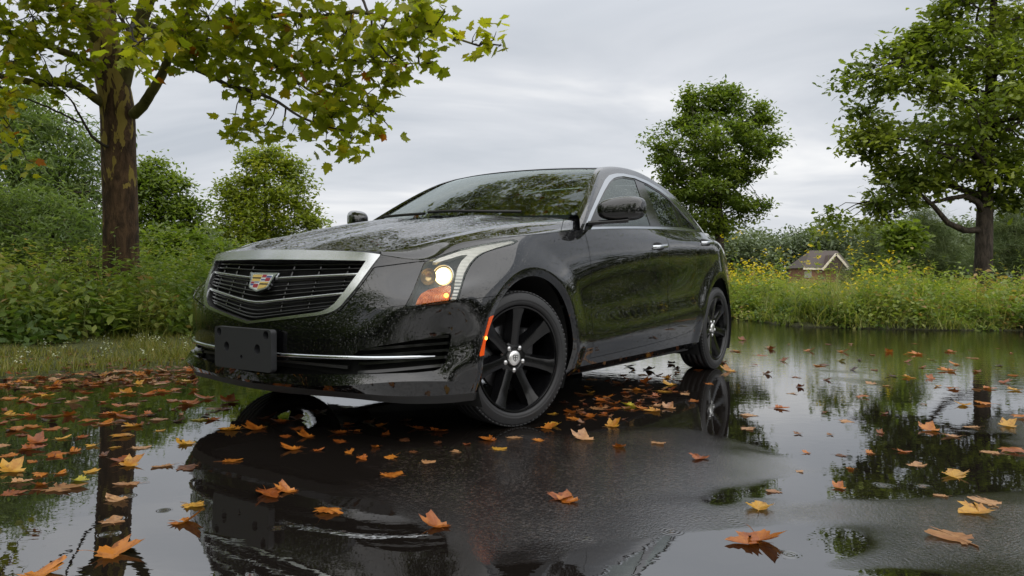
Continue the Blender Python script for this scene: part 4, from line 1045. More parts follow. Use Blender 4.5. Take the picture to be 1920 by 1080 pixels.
def in_poly(P, poly): return sdf(P, poly) < 0
def poly_points(poly, n, r, holes=()):
    poly = np.asarray(poly, float); lo, hi = poly.min(0), poly.max(0); out = []
    while len(out) < n:
        q = lo + (hi - lo) * r.random((n * 2, 2)); d = sdf(q, poly); k = d < 0
        for h in holes: k &= sdf(q, h) > 0
        out += [(a, b, -c) for (a, b), c in zip(q[k], d[k])]
    return np.array(out[:n])
def limb_path(a, b, r, n=6, sag=.06, wob=.05):
    L = np.linalg.norm(b - a); t = np.linspace(0, 1, n)[:, None]; P = a + (b - a) * t
    P[:, 2] += np.sin(t[:, 0] * np.pi) * L * sag; P[1:-1] += r.normal(size=(n - 2, 3)) * L * wob
    return curve(P[[0, n // 3, 2 * n // 3, n - 1]], n) if n > 5 else P
def tree(name, label, base, Y, poly, mat, tmpl, n_clump, per, lsize, trunk_r, top_px, holes=(), thick=.8, cr=.35, seed=1, bark='bark2', group=None, n_limb=22, up=.8, z0=0.0, trunk_pts=None, tint_sd=.22, cat='tree', flat=1.0, droop=0.0):
    """crown: leaf clumps spread through a volume whose outline is the polygon; limbs run from the trunk to the clumps"""
    r = np.random.default_rng(seed); root = empty(name, (base[0], base[1], z0)); tag(root, label, cat, group)
    bp = np.array([base[0], base[1], z0]); pp = poly_points(poly, n_clump, r, holes); cen = np.array([at(u, v, Y) for u, v, d in pp])
    dep = np.minimum(pp[:, 2] / 1402. * Y * 1.25 + .05, 3.0) * thick
    cen[:, 1] += r.uniform(-1, 1, n_clump) * dep; sc_ = cen[:, 1] / Y; cen[:, 0] *= sc_; cen[:, 2] = .704 + (cen[:, 2] - .704) * sc_
    cen = cen[cen[:, 2] > z0 + .15]; nC = len(cen)
    if trunk_pts is None:
        tp = at(top_px[0], top_px[1], Y); trunk_pts = [bp, bp * .65 + tp * .35 + [.03 * Y / 10, 0, 0], bp * .3 + tp * .7 - [.02 * Y / 10, 0, 0], tp]
    T = curve(trunk_pts, 24); mb = MB(); rad = np.interp(np.linspace(0, 1, 24), [0, .06, .5, 1], [trunk_r * 1.35, trunk_r, trunk_r * .7, trunk_r * .16]); mb.add(*tube(T, rad, 10))
    nodes = [T[k] for k in range(5, 24)]; nrad = [rad[k] for k in range(5, 24)]
    # limbs to spread-out clumps, then twigs from the nearest limb point to every clump
    order = r.permutation(nC)[:n_limb]
    for k in order:
        c = cen[k]; d = np.hypot(T[4:, 0] - c[0], T[4:, 1] - c[1]) * .55 + np.abs(T[4:, 2] - (c[2] - .25 * np.hypot(T[4:, 0] - c[0], T[4:, 1] - c[1]))); j = int(np.argmin(d)) + 4
        P = limb_path(T[j], c, r, 7); rr = np.interp(np.linspace(0, 1, 7), [0, 1], [rad[j] * .50, max(trunk_r * .05, .006)]); mb.add(*tube(P, rr, 6))
        for q, w in zip(P[2:], rr[2:]): nodes.append(q); nrad.append(w)
    nodes = np.array(nodes)
    for c in cen:
        j = int(np.argmin(((nodes - c) ** 2).sum(1))); 
        if np.linalg.norm(nodes[j] - c) > .05: mb.add(*tube(limb_path(nodes[j], c, r, 4), np.linspace(max(trunk_r * .07, .006), max(trunk_r * .025, .003), 4), 4))
    o = mb.build('trunk', [LM[bark]], None)
    o.parent = root; o.data.transform(Matrix.Translation(-Vector(bp)))
    idx = np.repeat(np.arange(nC), per); ctint = r.normal(.5, tint_sd, nC)
    off = r.normal(size=(len(idx), 3)) * np.array([1, 1, .62 * flat]) * (cr * r.uniform(.55, 1.25, nC))[idx][:, None] * .55
    P = cen[idx] + off - bp
    # each clump has a random tone, and its leaves vary about it
    ch = scatter(*tmpl, P, rot_frames(len(P), up, r, droop), lsize * r.uniform(.65, 1.2, len(P)), ctint[idx] + r.normal(0, .14, len(P)))
    leaves_obj('crown', [ch], LM[mat], root)
    return root

# ---- pavement, water lying on it, lawn, meadow ground
edge_l = [(-30,-12),(-14,-3.4),(-8,1.15),(-3.25,4.76),(-2.31,5.46),(-1.2,6.5),(-.1,8.4),(.9,10.8),(1.7,12.9),(2.3,13.7)]
edge_r = [(3.2,13.5),(3.95,12.9),(4.15,11.9),(4.35,11.25),(5.0,10.95),(5.7,10.82),(7.3,10.88),(9,10.7),(12,10.9),(16,10),(20,6),(22,-2),(21,-14),(14,-20),(0,-22),(-16,-20)]
PV = np.array(edge_l + edge_r, float)
PV = spoly(PV, 5)
def ngon(name, P, z, mat):
    me = bpy.data.meshes.new(name); me.from_pydata([(x, y, z) for x, y in P], [], [list(range(len(P)))]); me.materials.append(mat)
    import bmesh
    bm = bmesh.new(); bm.from_mesh(me); bmesh.ops.triangulate(bm, faces=bm.faces[:]); 
    for f in bm.faces:
        if f.normal.z < 0: f.normal_flip()
    bm.to_mesh(me); bm.free(); return obj(name, me)
def wet_asphalt():
    m, nt, b = new_mat('wet_asphalt'); co = objco(nt); L = nt.links.new
    sp = nd(nt, 'ShaderNodeSeparateXYZ'); L(co, sp.inputs[0])
    # standing water: low-lying patches
    mp = nd(nt, 'ShaderNodeMapping'); mp.inputs['Scale'].default_value = (.62, .95, 1); mp.inputs['Rotation'].default_value = (0, 0, R(24)); mp.inputs['Location'].default_value = (1.7, 5.3, 0); L(co, mp.inputs[0])
    low = noise(nt, mp.outputs[0], .85, 4, .55, .35)
    def spot(x, y, rx, ry, rot, amp):
        q = nd(nt, 'ShaderNodeMapping', vector_type='TEXTURE'); q.inputs['Location'].default_value = (x, y, 0); q.inputs['Rotation'].default_value = (0, 0, R(rot)); q.inputs['Scale'].default_value = (rx, ry, 1); L(co, q.inputs[0])
        ln = nd(nt, 'ShaderNodeVectorMath', operation='LENGTH'); L(q.outputs[0], ln.inputs[0])
        mr = nd(nt, 'ShaderNodeMapRange', interpolation_type='SMOOTHSTEP'); mr.inputs['From Min'].default_value = .55; mr.inputs['From Max'].default_value = 1.25; mr.inputs['To Min'].default_value = amp; mr.inputs['To Max'].default_value = 0; L(ln.outputs['Value'], mr.inputs['Value']); return mr.outputs[0]
    for s_ in ((-2.6, 3.6, 2.4, 1.9, 25, .30), (-1.0, 2.1, .75, .8, 0, .22), (5.5, 8.5, 5.5, 3.4, 0, .30), (.62, 1.95, .55, .16, 20, .16), (1.35, 2.6, .95, .17, 16, .20), (.9, 1.7, .25, .14, 0, .14), (.05, 2.7, 1.15, .75, 20, -.16), (1.75, 3.9, 1.0, 1.5, 0, .16), (.1, 1.7, .35, .5, 0, -.05), (3.2, 4.4, .6, 1.6, 0, .14), (.3, 4.6, 2.2, 1.2, 35, .14)):
        low = mth(nt, 'ADD', low, spot(*s_))
    wet = ramp(nt, low, [(.36, (0, 0, 0)), (.54, (1, 1, 1))])                      # 1 = under water
    n_big = noise(nt, co, 3.0, 5, .6); agg = nd(nt, 'ShaderNodeTexVoronoi'); agg.inputs['Scale'].default_value = 115; L(co, agg.inputs['Vector'])
    fine = noise(nt, co, 240, 2, .6)
    col = ramp(nt, n_big, [(.3, (.0075, .0056, .005)), (.7, (.0135, .0102, .0090))])
    stone = nd(nt, 'ShaderNodeSeparateColor'); L(agg.outputs['Color'], stone.inputs[0])
    pale = mth(nt, 'MULTIPLY', mth(nt, 'GREATER_THAN', stone.outputs[0], .80), .9)
    mx = nd(nt, 'ShaderNodeMix', data_type='RGBA'); L(pale, mx.inputs[0]); L(col, mx.inputs[6]); mx.inputs[7].default_value = (.040, .031, .027, 1)
    dk = nd(nt, 'ShaderNodeMix', data_type='RGBA'); L(wet, dk.inputs[0]); L(mx.outputs[2], dk.inputs[6]); dk.inputs[7].default_value = (.008, .0064, .0054, 1)
    L(dk.outputs[2], b.inputs['Base Color'])
    rg = nd(nt, 'ShaderNodeMapRange'); rg.inputs['To Min'].default_value = .025; rg.inputs['To Max'].default_value = .0; L(wet, rg.inputs['Value']); L(rg.outputs[0], b.inputs['Roughness'])
    ior = nd(nt, 'ShaderNodeMapRange'); ior.inputs['To Min'].default_value = 2.75; ior.inputs['To Max'].default_value = 2.9; L(wet, ior.inputs['Value']); bare = mth(nt, 'MULTIPLY', mth(nt, 'MULTIPLY', mth(nt, 'GREATER_THAN', stone.outputs[1], .50), mth(nt, 'SUBTRACT', 1.0, wet)), mth(nt, 'ADD', stone.outputs[2], .35)); L(mth(nt, 'MULTIPLY_ADD', bare, -.6, ior.outputs[0]), b.inputs['IOR'])
    # bump: stones in the wet film, gentle ripples and rain rings in the water
    dry = mth(nt, 'SUBTRACT', 1.0, wet)
    h1 = mth(nt, 'MULTIPLY', mth(nt, 'ADD', mth(nt, 'MULTIPLY', agg.outputs['Distance'], -.5), mth(nt, 'MULTIPLY', fine, .7)), dry)
    b1 = nd(nt, 'ShaderNodeBump'); b1.inputs['Strength'].default_value = .20; b1.inputs['Distance'].default_value = .007; L(h1, b1.inputs['Height'])
    rip = nd(nt, 'ShaderNodeMapping'); rip.inputs['Scale'].default_value = (1, 1.6, 1); L(co, rip.inputs[0])
    far = nd(nt, 'ShaderNodeMapRange'); far.inputs['From Min'].default_value = 4.0; far.inputs['From Max'].default_value = 11; far.inputs['To Min'].default_value = .07; far.inputs['To Max'].default_value = 1.0; L(sp.outputs['Y'], far.inputs['Value'])
    h2 = mth(nt, 'MULTIPLY', noise(nt, rip.outputs[0], 9, 3, .55, .3), far.outputs[0])
    rings = None
    for (u, v, sc_) in RINGS:
        g = on_ground(u, v); q = nd(nt, 'ShaderNodeVectorMath', operation='DISTANCE'); L(co, q.inputs[0]); q.inputs[1].default_value = (g[0], g[1], 0)
        d = q.outputs['Value']; w = mth(nt, 'SINE', mth(nt, 'MULTIPLY', d, 6.283 / (.0125 * sc_))); fall = mth(nt, 'POWER', mth(nt, 'SUBTRACT', 1.0, mth(nt, 'MULTIPLY', d, 1 / (.042 * sc_)), clamp=True), 1.2)
        x = mth(nt, 'MULTIPLY', w, fall); rings = x if rings is None else mth(nt, 'ADD', rings, x)
    h2 = mth(nt, 'ADD', mth(nt, 'MULTIPLY', h2, .9), mth(nt, 'MULTIPLY', rings, .16))
    b2 = nd(nt, 'ShaderNodeBump'); b2.inputs['Strength'].default_value = 1.0; b2.inputs['Distance'].default_value = .0042; L(mth(nt, 'MULTIPLY', h2, wet), b2.inputs['Height']); L(b1.outputs[0], b2.inputs['Normal'])
    L(b2.outputs[0], b.inputs['Normal'])
    return m
RINGS = [(1312,972,1.3),(1375,977,1.2),(1258,996,1.0),(207,1001,.8),(308,957,.7),(215,973,.8),(1655,910,1.0),(1730,911,.8),(1830,990,1.0),(520,990,.7),(1100,1010,.9),(1480,1040,1.0),(240,930,.7)]
pav = ngon('pavement', PV, 0.0, wet_asphalt()); tag(pav, kind='structure')
def soil_mat(name, c1, c2, s=6.):
    m, nt, b = new_mat(name); co = objco(nt); nt.links.new(ramp(nt, noise(nt, co, s, 6, .65), [(.3, c1), (.7, c2)]), b.inputs['Base Color']); b.inputs['Roughness'].default_value = .8
    bp = nd(nt, 'ShaderNodeBump'); bp.inputs['Distance'].default_value = .04; nt.links.new(noise(nt, co, s * 6, 4, .6), bp.inputs['Height']); nt.links.new(bp.outputs[0], b.inputs['Normal']); return m
GS = soil_mat('soil_and_moss', (.030, .028, .012), (.070, .075, .025))
ang = np.linspace(0, 2 * np.pi, 97)[:-1]; rr = [0.01, 6, 14, 30, 60, 120, 300, 900]
gv = np.array([(r_ * math.cos(a), r_ * math.sin(a), -.03) for r_ in rr for a in ang])
gr_o = mk('ground', gv, grid_faces(len(rr), 96, wrap_j=True), [GS]); tag(gr_o, kind='structure')
# the lawn: a low bank left of the pavement
EL = curve(np.array(edge_l), 120)
def edge_band(name, E, widths, heights, mat, side=1, seed=0, nz=.02):
    E = np.asarray(E, float); T = np.gradient(E, axis=0); T /= np.linalg.norm(T, axis=1, keepdims=True); Nn = np.stack([-T[:, 1], T[:, 0]], 1) * side; r = np.random.default_rng(seed)
    rows = []
    for w, h in zip(widths, heights):
        jit = r.normal(0, nz, len(E)); rows.append(np.column_stack([E + Nn * (w + (jit[:, None] if w < .5 and w > 0 else 0)), np.full(len(E), h) + r.normal(0, nz * .5, len(E)) * (h > 0)]))
    V = np.array(rows); F = grid_faces(len(rows), len(E)); F = F if side < 0 else F[:, ::-1]
    o = mk(name, V.reshape(-1, 3), F[:, ::-1] if False else F, [mat]); tag(o, kind='structure'); return o
edge_band('lawn', EL, [-.02, .03, .10, .4, 1.2, 3, 8, 20], [-.02, .02, .035, .045, .06, .10, .25, .5], soil_mat('lawn_soil', (.05, .05, .014), (.13, .15, .035), 14), 1, 1)
ER = curve(np.array(edge_r[:13]), 140)
edge_band('meadow_ground', ER, [-.02, .05, .2, .6, 2, 6, 20, 60], [-.02, .02, .06, .10, .12, .15, .2, .3], GS, 1, 2)

# ---- grass blades
def blades(P, h, w, lean, r, tint, seg=3, curl=.9, dirs=None):
    """arched ribbons; P (n,3), h, w arrays"""
    n = len(P); a = r.uniform(0, 2 * np.pi, n) if dirs is None else dirs; d = np.stack([np.cos(a), np.sin(a), 0 * a], -1); s = np.stack([-np.sin(a), np.cos(a), 0 * a], -1)
    t = np.linspace(0, 1, seg + 1); le = np.broadcast_to(lean, (n,))
    hor = (t[None] ** 1.8) * (le * h)[:, None]; ver = (t[None] - (le[:, None] * .42) * t[None] ** 2.6 * curl) * h[:, None]
    mid = P[:, None] + d[:, None] * hor[..., None]; mid[..., 2] += ver
    ww = w[:, None] * (1 - t[None] ** 2.2) * .5; V = np.stack([mid + s[:, None] * ww[..., None], mid - s[:, None] * ww[..., None]], 2).reshape(n, -1, 3); k = 2 * (seg + 1)
    F = np.array([[2 * i, 2 * i + 1, 2 * i + 3, 2 * i + 2] for i in range(seg)]); F = (F[None] + (np.arange(n) * k)[:, None, None]).reshape(-1, 4)
    return V.reshape(-1, 3), F, np.repeat(tint, k)
def tufts(cent, per, hm, hs, w, lean, r, spread, tint_m=.5, tint_s=.2, **k):
    n = len(cent); idx = np.repeat(np.arange(n), per); P = cent[idx] + np.column_stack([r.normal(0, spread, (len(idx), 2)), np.zeros(len(idx))])
    h = np.abs(r.normal(hm, hs, len(idx))) * (r.uniform(.6, 1.15, n) * (1 + .25 * patchy(cent, 1.1)))[idx]; tt = np.clip(r.normal(tint_m, tint_s, n)[idx] + r.normal(0, .1, len(idx)), 0, 1)
    return blades(P, h, w * r.uniform(.6, 1.3, len(idx)), lean * r.uniform(.4, 1.5, len(idx)), r, tt, **k)
def stems(cent, r, hm, hs, nleaf, lsize, tmpl=LA, tint_m=.5, width=.006, wide=1.0, top=True):
    """leafy upright weeds: a bent stem with leaves up its length"""
    ch = []; n = len(cent); h = np.abs(r.normal(hm, hs, n)) * (1 + .28 * patchy(cent, .9)); a = r.uniform(0, 6.28, n); lean = r.uniform(.02, .34, n); pt = .20 * patchy(cent[:, :2] + 3.7, 1.3)
    ch.append(blades(cent, h, np.full(n, width), lean, r, np.full(n, .45), 4, dirs=a)); d = np.stack([np.cos(a), np.sin(a)], -1)
    idx = np.repeat(np.arange(n), nleaf); t = np.clip(np.tile(np.linspace(.12, 1.0, nleaf), n) + r.normal(0, .05, len(idx)), .05, 1)
    P = cent[idx].copy(); P[:, :2] += d[idx] * ((t ** 1.8) * lean[idx] * h[idx])[:, None]; P[:, 2] += (t - lean[idx] * .42 * t ** 2.6 * .9) * h[idx]
    b = np.tile(np.arange(nleaf) * 2.4, n) + r.uniform(0, 6.28, n)[idx] + r.normal(0, .3, len(idx)); el = r.normal(.25, .3, len(idx))
    T = np.stack([np.cos(b) * np.cos(el), np.sin(b) * np.cos(el), np.sin(el)], -1); S_ = np.stack([-np.sin(b), np.cos(b), 0 * b], -1) ; Nn = np.cross(T, S_)
    sz = lsize * (1.15 - .65 * t) * r.uniform(.7, 1.3, len(idx)); tv = tmpl[0] * [1, wide, 1]
    tint = np.clip(tint_m + (pt + r.normal(0, .14, n))[idx] + (t - .5) * .25 + r.normal(0, .08, len(idx)), 0, 1)
    ch.append(scatter(tv, tmpl[1], P, (T, S_, Nn), sz, tint)); tops = cent.copy(); tops[:, :2] += d * (lean * h)[:, None]; tops[:, 2] += (1 - lean * .42 * .9) * h
    return ch, tops
def beyond(n, X, Y, r, far_side=True, E=None, dist=(0, 5), pw=1.0):
    """points outside the pavement, at a distance from its edge"""
    out = np.zeros((0, 2))
    while len(out) < n:
        q = np.column_stack([r.uniform(*X, n * 3), r.uniform(*Y, n * 3)]); d = sdf(q, PV[::2]); k = (d > dist[0]) & (d < dist[1])
        if pw != 1.0: k &= r.random(len(q)) < (1 - (d - dist[0]) / (dist[1] - dist[0])).clip(0, 1) ** (pw - 1)
        out = np.concatenate([out, q[k]])
    return out[:n]
def clear(c): return c[c[:, 1] > 6.3]
def patchy(c, s=1.0):
    """slow variation over the ground, -1..1"""
    x, y = c[:, 0] * s, c[:, 1] * s; return .5 * np.sin(1.3 * x + 2.1 * np.sin(.7 * y)) + .5 * np.sin(1.9 * y - 1.7 * x + 1.3 * np.sin(1.1 * x))
def vista(c):
    """keep the low gap in the growth through which the house is seen"""
    return c[np.abs(c[:, 0] / c[:, 1] - .418) > .048]
def lift(q, z): return np.column_stack([q, np.broadcast_to(z, (len(q),))])
def mounds(cent, r, rad, hgt, per, lsize, tint_m=.45, tint_s=.28, tmpl=DI):
    """low bushy plants: leaves spread through rounded heaps"""
    n = len(cent); R_ = rad * r.uniform(.6, 1.4, n); H_ = hgt * r.uniform(.5, 1.35, n); cnt = (per * (R_ / rad) ** 2).astype(int) + 20; idx = np.repeat(np.arange(n), cnt)
    d = r.normal(size=(len(idx), 3)); d[:, 2] = np.abs(d[:, 2]); d /= np.linalg.norm(d, axis=1, keepdims=True); q = r.random(len(idx)) ** .45
    lump = 1 + .25 * np.sin(d[:, 0] * 7 + idx) * np.sin(d[:, 1] * 6 + 2 * idx)
    P = cent[idx] + d * np.column_stack([R_[idx], R_[idx], H_[idx]]) * (q * lump)[:, None]
    return scatter(*tmpl, P, rot_frames(len(idx), .5, r, .2), lsize * r.uniform(.6, 1.35, len(idx)), np.clip(r.normal(tint_m, tint_s, n)[idx] + r.normal(0, .12, len(idx)), 0, 1))
r2 = np.random.default_rng(21)
# lawn turf with clover
q = beyond(34000, (-6.8, -1.0), (3.6, 8.6), r2, dist=(.0, 2.6), pw=1.2)
o = leaves_obj('lawn_grass', [blades(lift(q, .02), np.abs(r2.normal(.075, .03, len(q))) * (1 + .4 * patchy(q, 3.0)), np.full(len(q), .0075), r2.uniform(.2, 1.0, len(q)), r2, np.clip(r2.normal(.5, .25, len(q)), 0, 1), 2)], LM['lawn']); tag(o, kind='stuff')
q = beyond(90, (-6.5, -1.8), (4.0, 8), r2, dist=(.3, 2.1)); k = r2.random(len(q)) < .9; q = q[k]
idx = np.repeat(np.arange(len(q)), 16); P = lift(q[idx] + r2.normal(0, .022, (len(idx), 2)), .09 + r2.normal(0, .018, len(idx)))
o = leaves_obj('clover_flowers', [scatter(*DI, P, rot_frames(len(P), 1.5, r2), .020, r2.random(len(P)))], LM['white']); tag(o, kind='stuff')
# tall weeds on the left bank
c1 = lift(beyond(900, (-12, -1.0), (5, 13), r2, dist=(2.0, 5.0), pw=1.3), .05); c1 = clear(c1); c2 = lift(beyond(2000, (-13, -.5), (5.5, 15), r2, dist=(2.15, 6.8), pw=1.3), .06); c2 = clear(c2)
o = leaves_obj('tall_grass', [tufts(c1, 20, .52, .2, .008, 1.15, r2, .10, .55)], LM['grass']); tag(o, kind='stuff')
def prof_l(P): return np.clip((sdf(P[:, :2], PV[::2]) - 2.0) / 1.5, 0, 1)
hl = .45 + .75 * prof_l(c2)
s1, t1 = stems(c2, r2, 1.0, .0, 22, .15, LA, .45, wide=1.3)
ch = []
r3 = np.random.default_rng(5)
for lo, hi_ in ((0, .35), (.35, .75), (.75, 1.01)):
    k = (prof_l(c2) >= lo) & (prof_l(c2) < hi_)
    if k.sum() == 0: continue
    a, _ = stems(c2[k], r3, .36 + .58 * (lo + hi_) / 2, .18, 24, .145, LA, .48, wide=1.6); ch += a
ch.append(mounds(clear(lift(beyond(120, (-10, -1), (6, 12), r2, dist=(1.9, 3.6)), .04)), r2, .30, .50, 190, .085, .4)); ch.append(mounds(clear(lift(beyond(50, (-10, -1), (6, 12), r2, dist=(2.3, 4.2)), .04)), r2, .36, .60, 240, .10, .65))
c7 = lift(beyond(260, (-12, -1), (5, 12), r2, dist=(1.9, 4.0)), .05); a, _ = stems(clear(c7), r2, .52, .2, 24, .16, OV, .4, wide=1.0); ch += a
o = leaves_obj('weeds', ch, LM['weed']); tag(o, kind='stuff')
# the meadow on the right and round behind
M_X, M_Y = (1.5, 17), (9, 20)
c1 = lift(beyond(1500, M_X, M_Y, r2, dist=(.10, 5.5), pw=1.7), .06)
o = leaves_obj('meadow_grass', [tufts(c1, 15, .62, .2, .010, .7, r2, .09, .5), tufts(lift(beyond(420, M_X, (9, 15), r2, dist=(-.08, .6)), .02), 16, .34, .12, .008, 1.5, r2, .09, .5)], LM['grass']); tag(o, kind='stuff')
c3 = lift(beyond(2300, M_X, M_Y, r2, dist=(.15, 6.0), pw=1.5), .06); c3 = c3[(np.abs(c3[:, 0] / c3[:, 1] - .415) > .05) | (r2.random(len(c3)) < .12)]
dd_ = sdf(c3[:, :2], PV[::2]); ch = []; tops = []
for lo, hi_, hm in ((.15, .5, .38), (.5, 1.1, .58), (1.1, 6.1, .74)):
    k = (dd_ >= lo) & (dd_ < hi_); a, tp = stems(c3[k], r2, hm, .22, 22, .14, LA, .5, wide=1.9); ch += a; tops.append(tp)
ch.append(mounds(lift(beyond(190, M_X, (9, 15.5), r2, dist=(.12, 1.5), pw=1.4), .02), r2, .30, .46, 200, .075)); ch.append(mounds(vista(lift(beyond(70, M_X, (9, 15.5), r2, dist=(.4, 2.2)), .05)), r2, .36, .80, 240, .09, .62)); ch.append(mounds(lift(beyond(60, M_X, (9, 15.5), r2, dist=(-.05, .35)), .0), r2, .24, .20, 120, .06, .25))
c8 = vista(lift(beyond(120, M_X, (10, 17), r2, dist=(.8, 5.0)), .05)); a, tp8 = stems(c8, r2, 1.15, .22, 26, .10, LA, .6, width=.007, wide=1.3); ch += a; tops.append(tp8)
c7 = lift(beyond(240, M_X, (9, 16), r2, dist=(.0, 2.4), pw=1.5), .04); a, _ = stems(c7, r2, .46, .14, 26, .15, OV, .35, wide=1.0); ch += a
c7 = vista(lift(beyond(90, M_X, (9, 16), r2, dist=(.3, 3.0)), .04)); a, _ = stems(c7, r2, .86, .2, 20, .17, OV, .62, wide=.9); ch += a
o = leaves_obj('meadow_weeds', ch, LM['weed']); tag(o, kind='stuff')
tp = np.concatenate(tops); 
w = np.exp(-((tp[:, 0] / tp[:, 1] - .36) / .10) ** 2) * 1.0 + np.exp(-((tp[:, 0] / tp[:, 1] - .47) / .05) ** 2) * .4 + .05
tp = tp[(r2.random(len(tp)) < w * .42 * (1 + 1.2 * patchy(tp, 1.6)).clip(0, 3)) & (tp[:, 2] > .40)]
idx = np.repeat(np.arange(len(tp)), 6); P = tp[idx] + r2.normal(0, .06, (len(idx), 3)) * [1, 1, .9] + [0, 0, .10]
fl_idx = np.repeat(np.arange(len(P)), 7); b = np.tile(np.arange(7) * 2 * np.pi / 7, len(P)); tl_ = r2.normal(0, .5, (len(P), 2))[fl_idx]
T = np.stack([np.cos(b), np.sin(b), .2 + tl_[:, 0] * np.cos(b) + tl_[:, 1] * np.sin(b)], -1); T /= np.linalg.norm(T, axis=1, keepdims=True); Sd = np.stack([-np.sin(b), np.cos(b), 0 * b], -1)
o = leaves_obj('yellow_flowers', [scatter(DI[0] * [1, .9, 1], DI[1], P[fl_idx], (T, Sd, np.cross(T, Sd)), .034, r2.random(len(P))[fl_idx])], LM['yellow']); tag(o, kind='stuff')
# thin far meadow and the ring of growth that the paint and the water mirror
c4 = lift(beyond(1500, (-26, 34), (-30, 40), r2, dist=(.3, 9)), .0); k = ~((c4[:, 1] > .3) & (np.abs(c4[:, 0] / np.maximum(c4[:, 1], .1)) < .95)); c4 = c4[k]
a, _ = stems(c4, r2, .95, .2, 16, .30, LA, .5, width=.02, wide=2.0)
o = leaves_obj('verge_growth', a + [tufts(c4, 8, .9, .2, .03, .6, r2, .3, .5)], LM['shade']); tag(o, kind='stuff')
c5 = np.column_stack([r2.uniform(4, 46, 1600), r2.uniform(18, 62, 1600), np.full(1600, .1)]); c5 = c5[c5[:, 0] / c5[:, 1] > .2]
a, _ = stems(c5, r2, .50, .12, 9, .30, LA, .6, width=.02, wide=1.6); o = leaves_obj('far_meadow', a + [tufts(c5, 6, .45, .12, .03, .5, r2, .3, .6)], LM['grass']); tag(o, kind='stuff')

# ================================================================== trees
tree('broadleaf_tree', 'rounded dark green tree standing alone behind the car roof', at(1345, 540, 24)[:2], 24,
     [(1300,165),(1318,172),(1340,148),(1362,168),(1388,166),(1398,190),(1425,192),(1430,212),(1452,212),(1448,238),(1470,262),(1448,285),(1438,322),(1402,338),(1400,358),(1430,372),(1446,388),(1420,405),(1390,418),(1362,440),(1330,445),(1290,430),(1262,390),(1240,345),(1222,310),(1232,292),(1210,272),(1238,258),(1240,240),(1262,228),(1258,214),(1280,210),(1286,185)],
     'maple', OV, 270, 100, .15, .17, (1345, 190), thick=1.0, cr=.36, seed=3)
tree('oak_tree', 'tall spreading oak at the right with low sweeping limbs', at(1845, 540, 17)[:2], 17,
     [(1790,-120),(1765,-20),(1752,15),(1735,22),(1722,52),(1700,60),(1690,78),(1650,98),(1622,112),(1600,128),(1572,146),(1590,168),(1588,205),(1602,235),(1586,262),(1592,285),(1618,305),(1655,318),(1640,338),(1608,352),(1572,378),(1540,378),(1548,402),(1536,432),(1565,444),(1600,432),(1640,420),(1690,402),(1735,372),(1790,352),(1826,372),(1870,385),(1925,392),(1990,330),(2040,180),(2040,20),(1990,-120)],
     'oak', OAKT, 460, 58, .18, .20, (1858, -130), holes=[[(1648,178),(1690,165),(1722,182),(1760,200),(1742,222),(1690,232),(1655,222)]], thick=.95, cr=.36, seed=8, n_limb=34, tint_sd=.38,
     trunk_pts=[np.append(at(1842, 540, 17)[:2], 0), at(1846, 420, 17), at(1850, 300, 17), at(1856, 200, 17), at(1862, 60, 17), at(1866, -130, 17)])
tree('sapling', 'bright yellow-green young tree rising behind the hood, left of the windscreen', at(500, 540, 21)[:2], 21,
     [(478,286),(500,270),(520,284),(536,286),(548,305),(566,312),(572,342),(582,362),(568,372),(586,388),(606,418),(574,440),(552,470),(440,470),(402,430),(398,402),(420,390),(430,372),(414,352),(436,338),(456,336),(452,304)],
     'lime', OV, 220, 90, .12, .10, (500, 290), thick=1.0, cr=.38, seed=11)
tree('young_tree', 'shorter dull green tree just right of the thick plane trunk', at(310, 540, 17)[:2], 17,
     [(268,306),(290,300),(304,304),(316,322),(340,332),(350,342),(342,360),(356,372),(388,384),(372,398),(362,412),(392,440),(385,480),(330,490),(250,490),(235,400),(240,330)],
     'maple', OV, 180, 90, .11, .10, (290, 320), thick=1.0, cr=.34, seed=12)
tree('willow', 'feathery grey-green tree filling the left edge behind the plane trunk', at(40, 540, 14)[:2], 14,
     [(-160,100),(-60,140),(0,165),(45,162),(80,185),(92,215),(140,228),(150,250),(192,240),(188,270),(160,300),(200,320),(196,350),(240,380),(190,410),(220,470),(180,520),(-160,520)],
     'willow', LA, 360, 70, .17, .16, (20, 180), thick=1.0, cr=.46, seed=13, up=.3, droop=.5)
tree('willow', 'smaller feathery shrub low at the left, beneath the grey-green tree', at(110, 545, 11.5)[:2], 11.5,
     [(-60,380),(-20,352),(60,360),(110,372),(170,400),(185,440),(180,520),(-60,540)], 'willow', LA, 150, 60, .13, .05, (100, 400), thick=1.0, cr=.30, seed=14, up=.5, cat='shrub')
bpy.data.objects['willow.001'].name = 'feathery_shrub'
tree('shrub', 'dark rounded shrub between the plane trunk and the car', at(330, 545, 12)[:2], 12,
     [(262,440),(300,430),(350,442),(395,446),(425,462),(420,540),(262,540)], 'maple', OV, 110, 40, .13, .04, (335, 450), thick=.9, cr=.25, seed=15, cat='shrub')
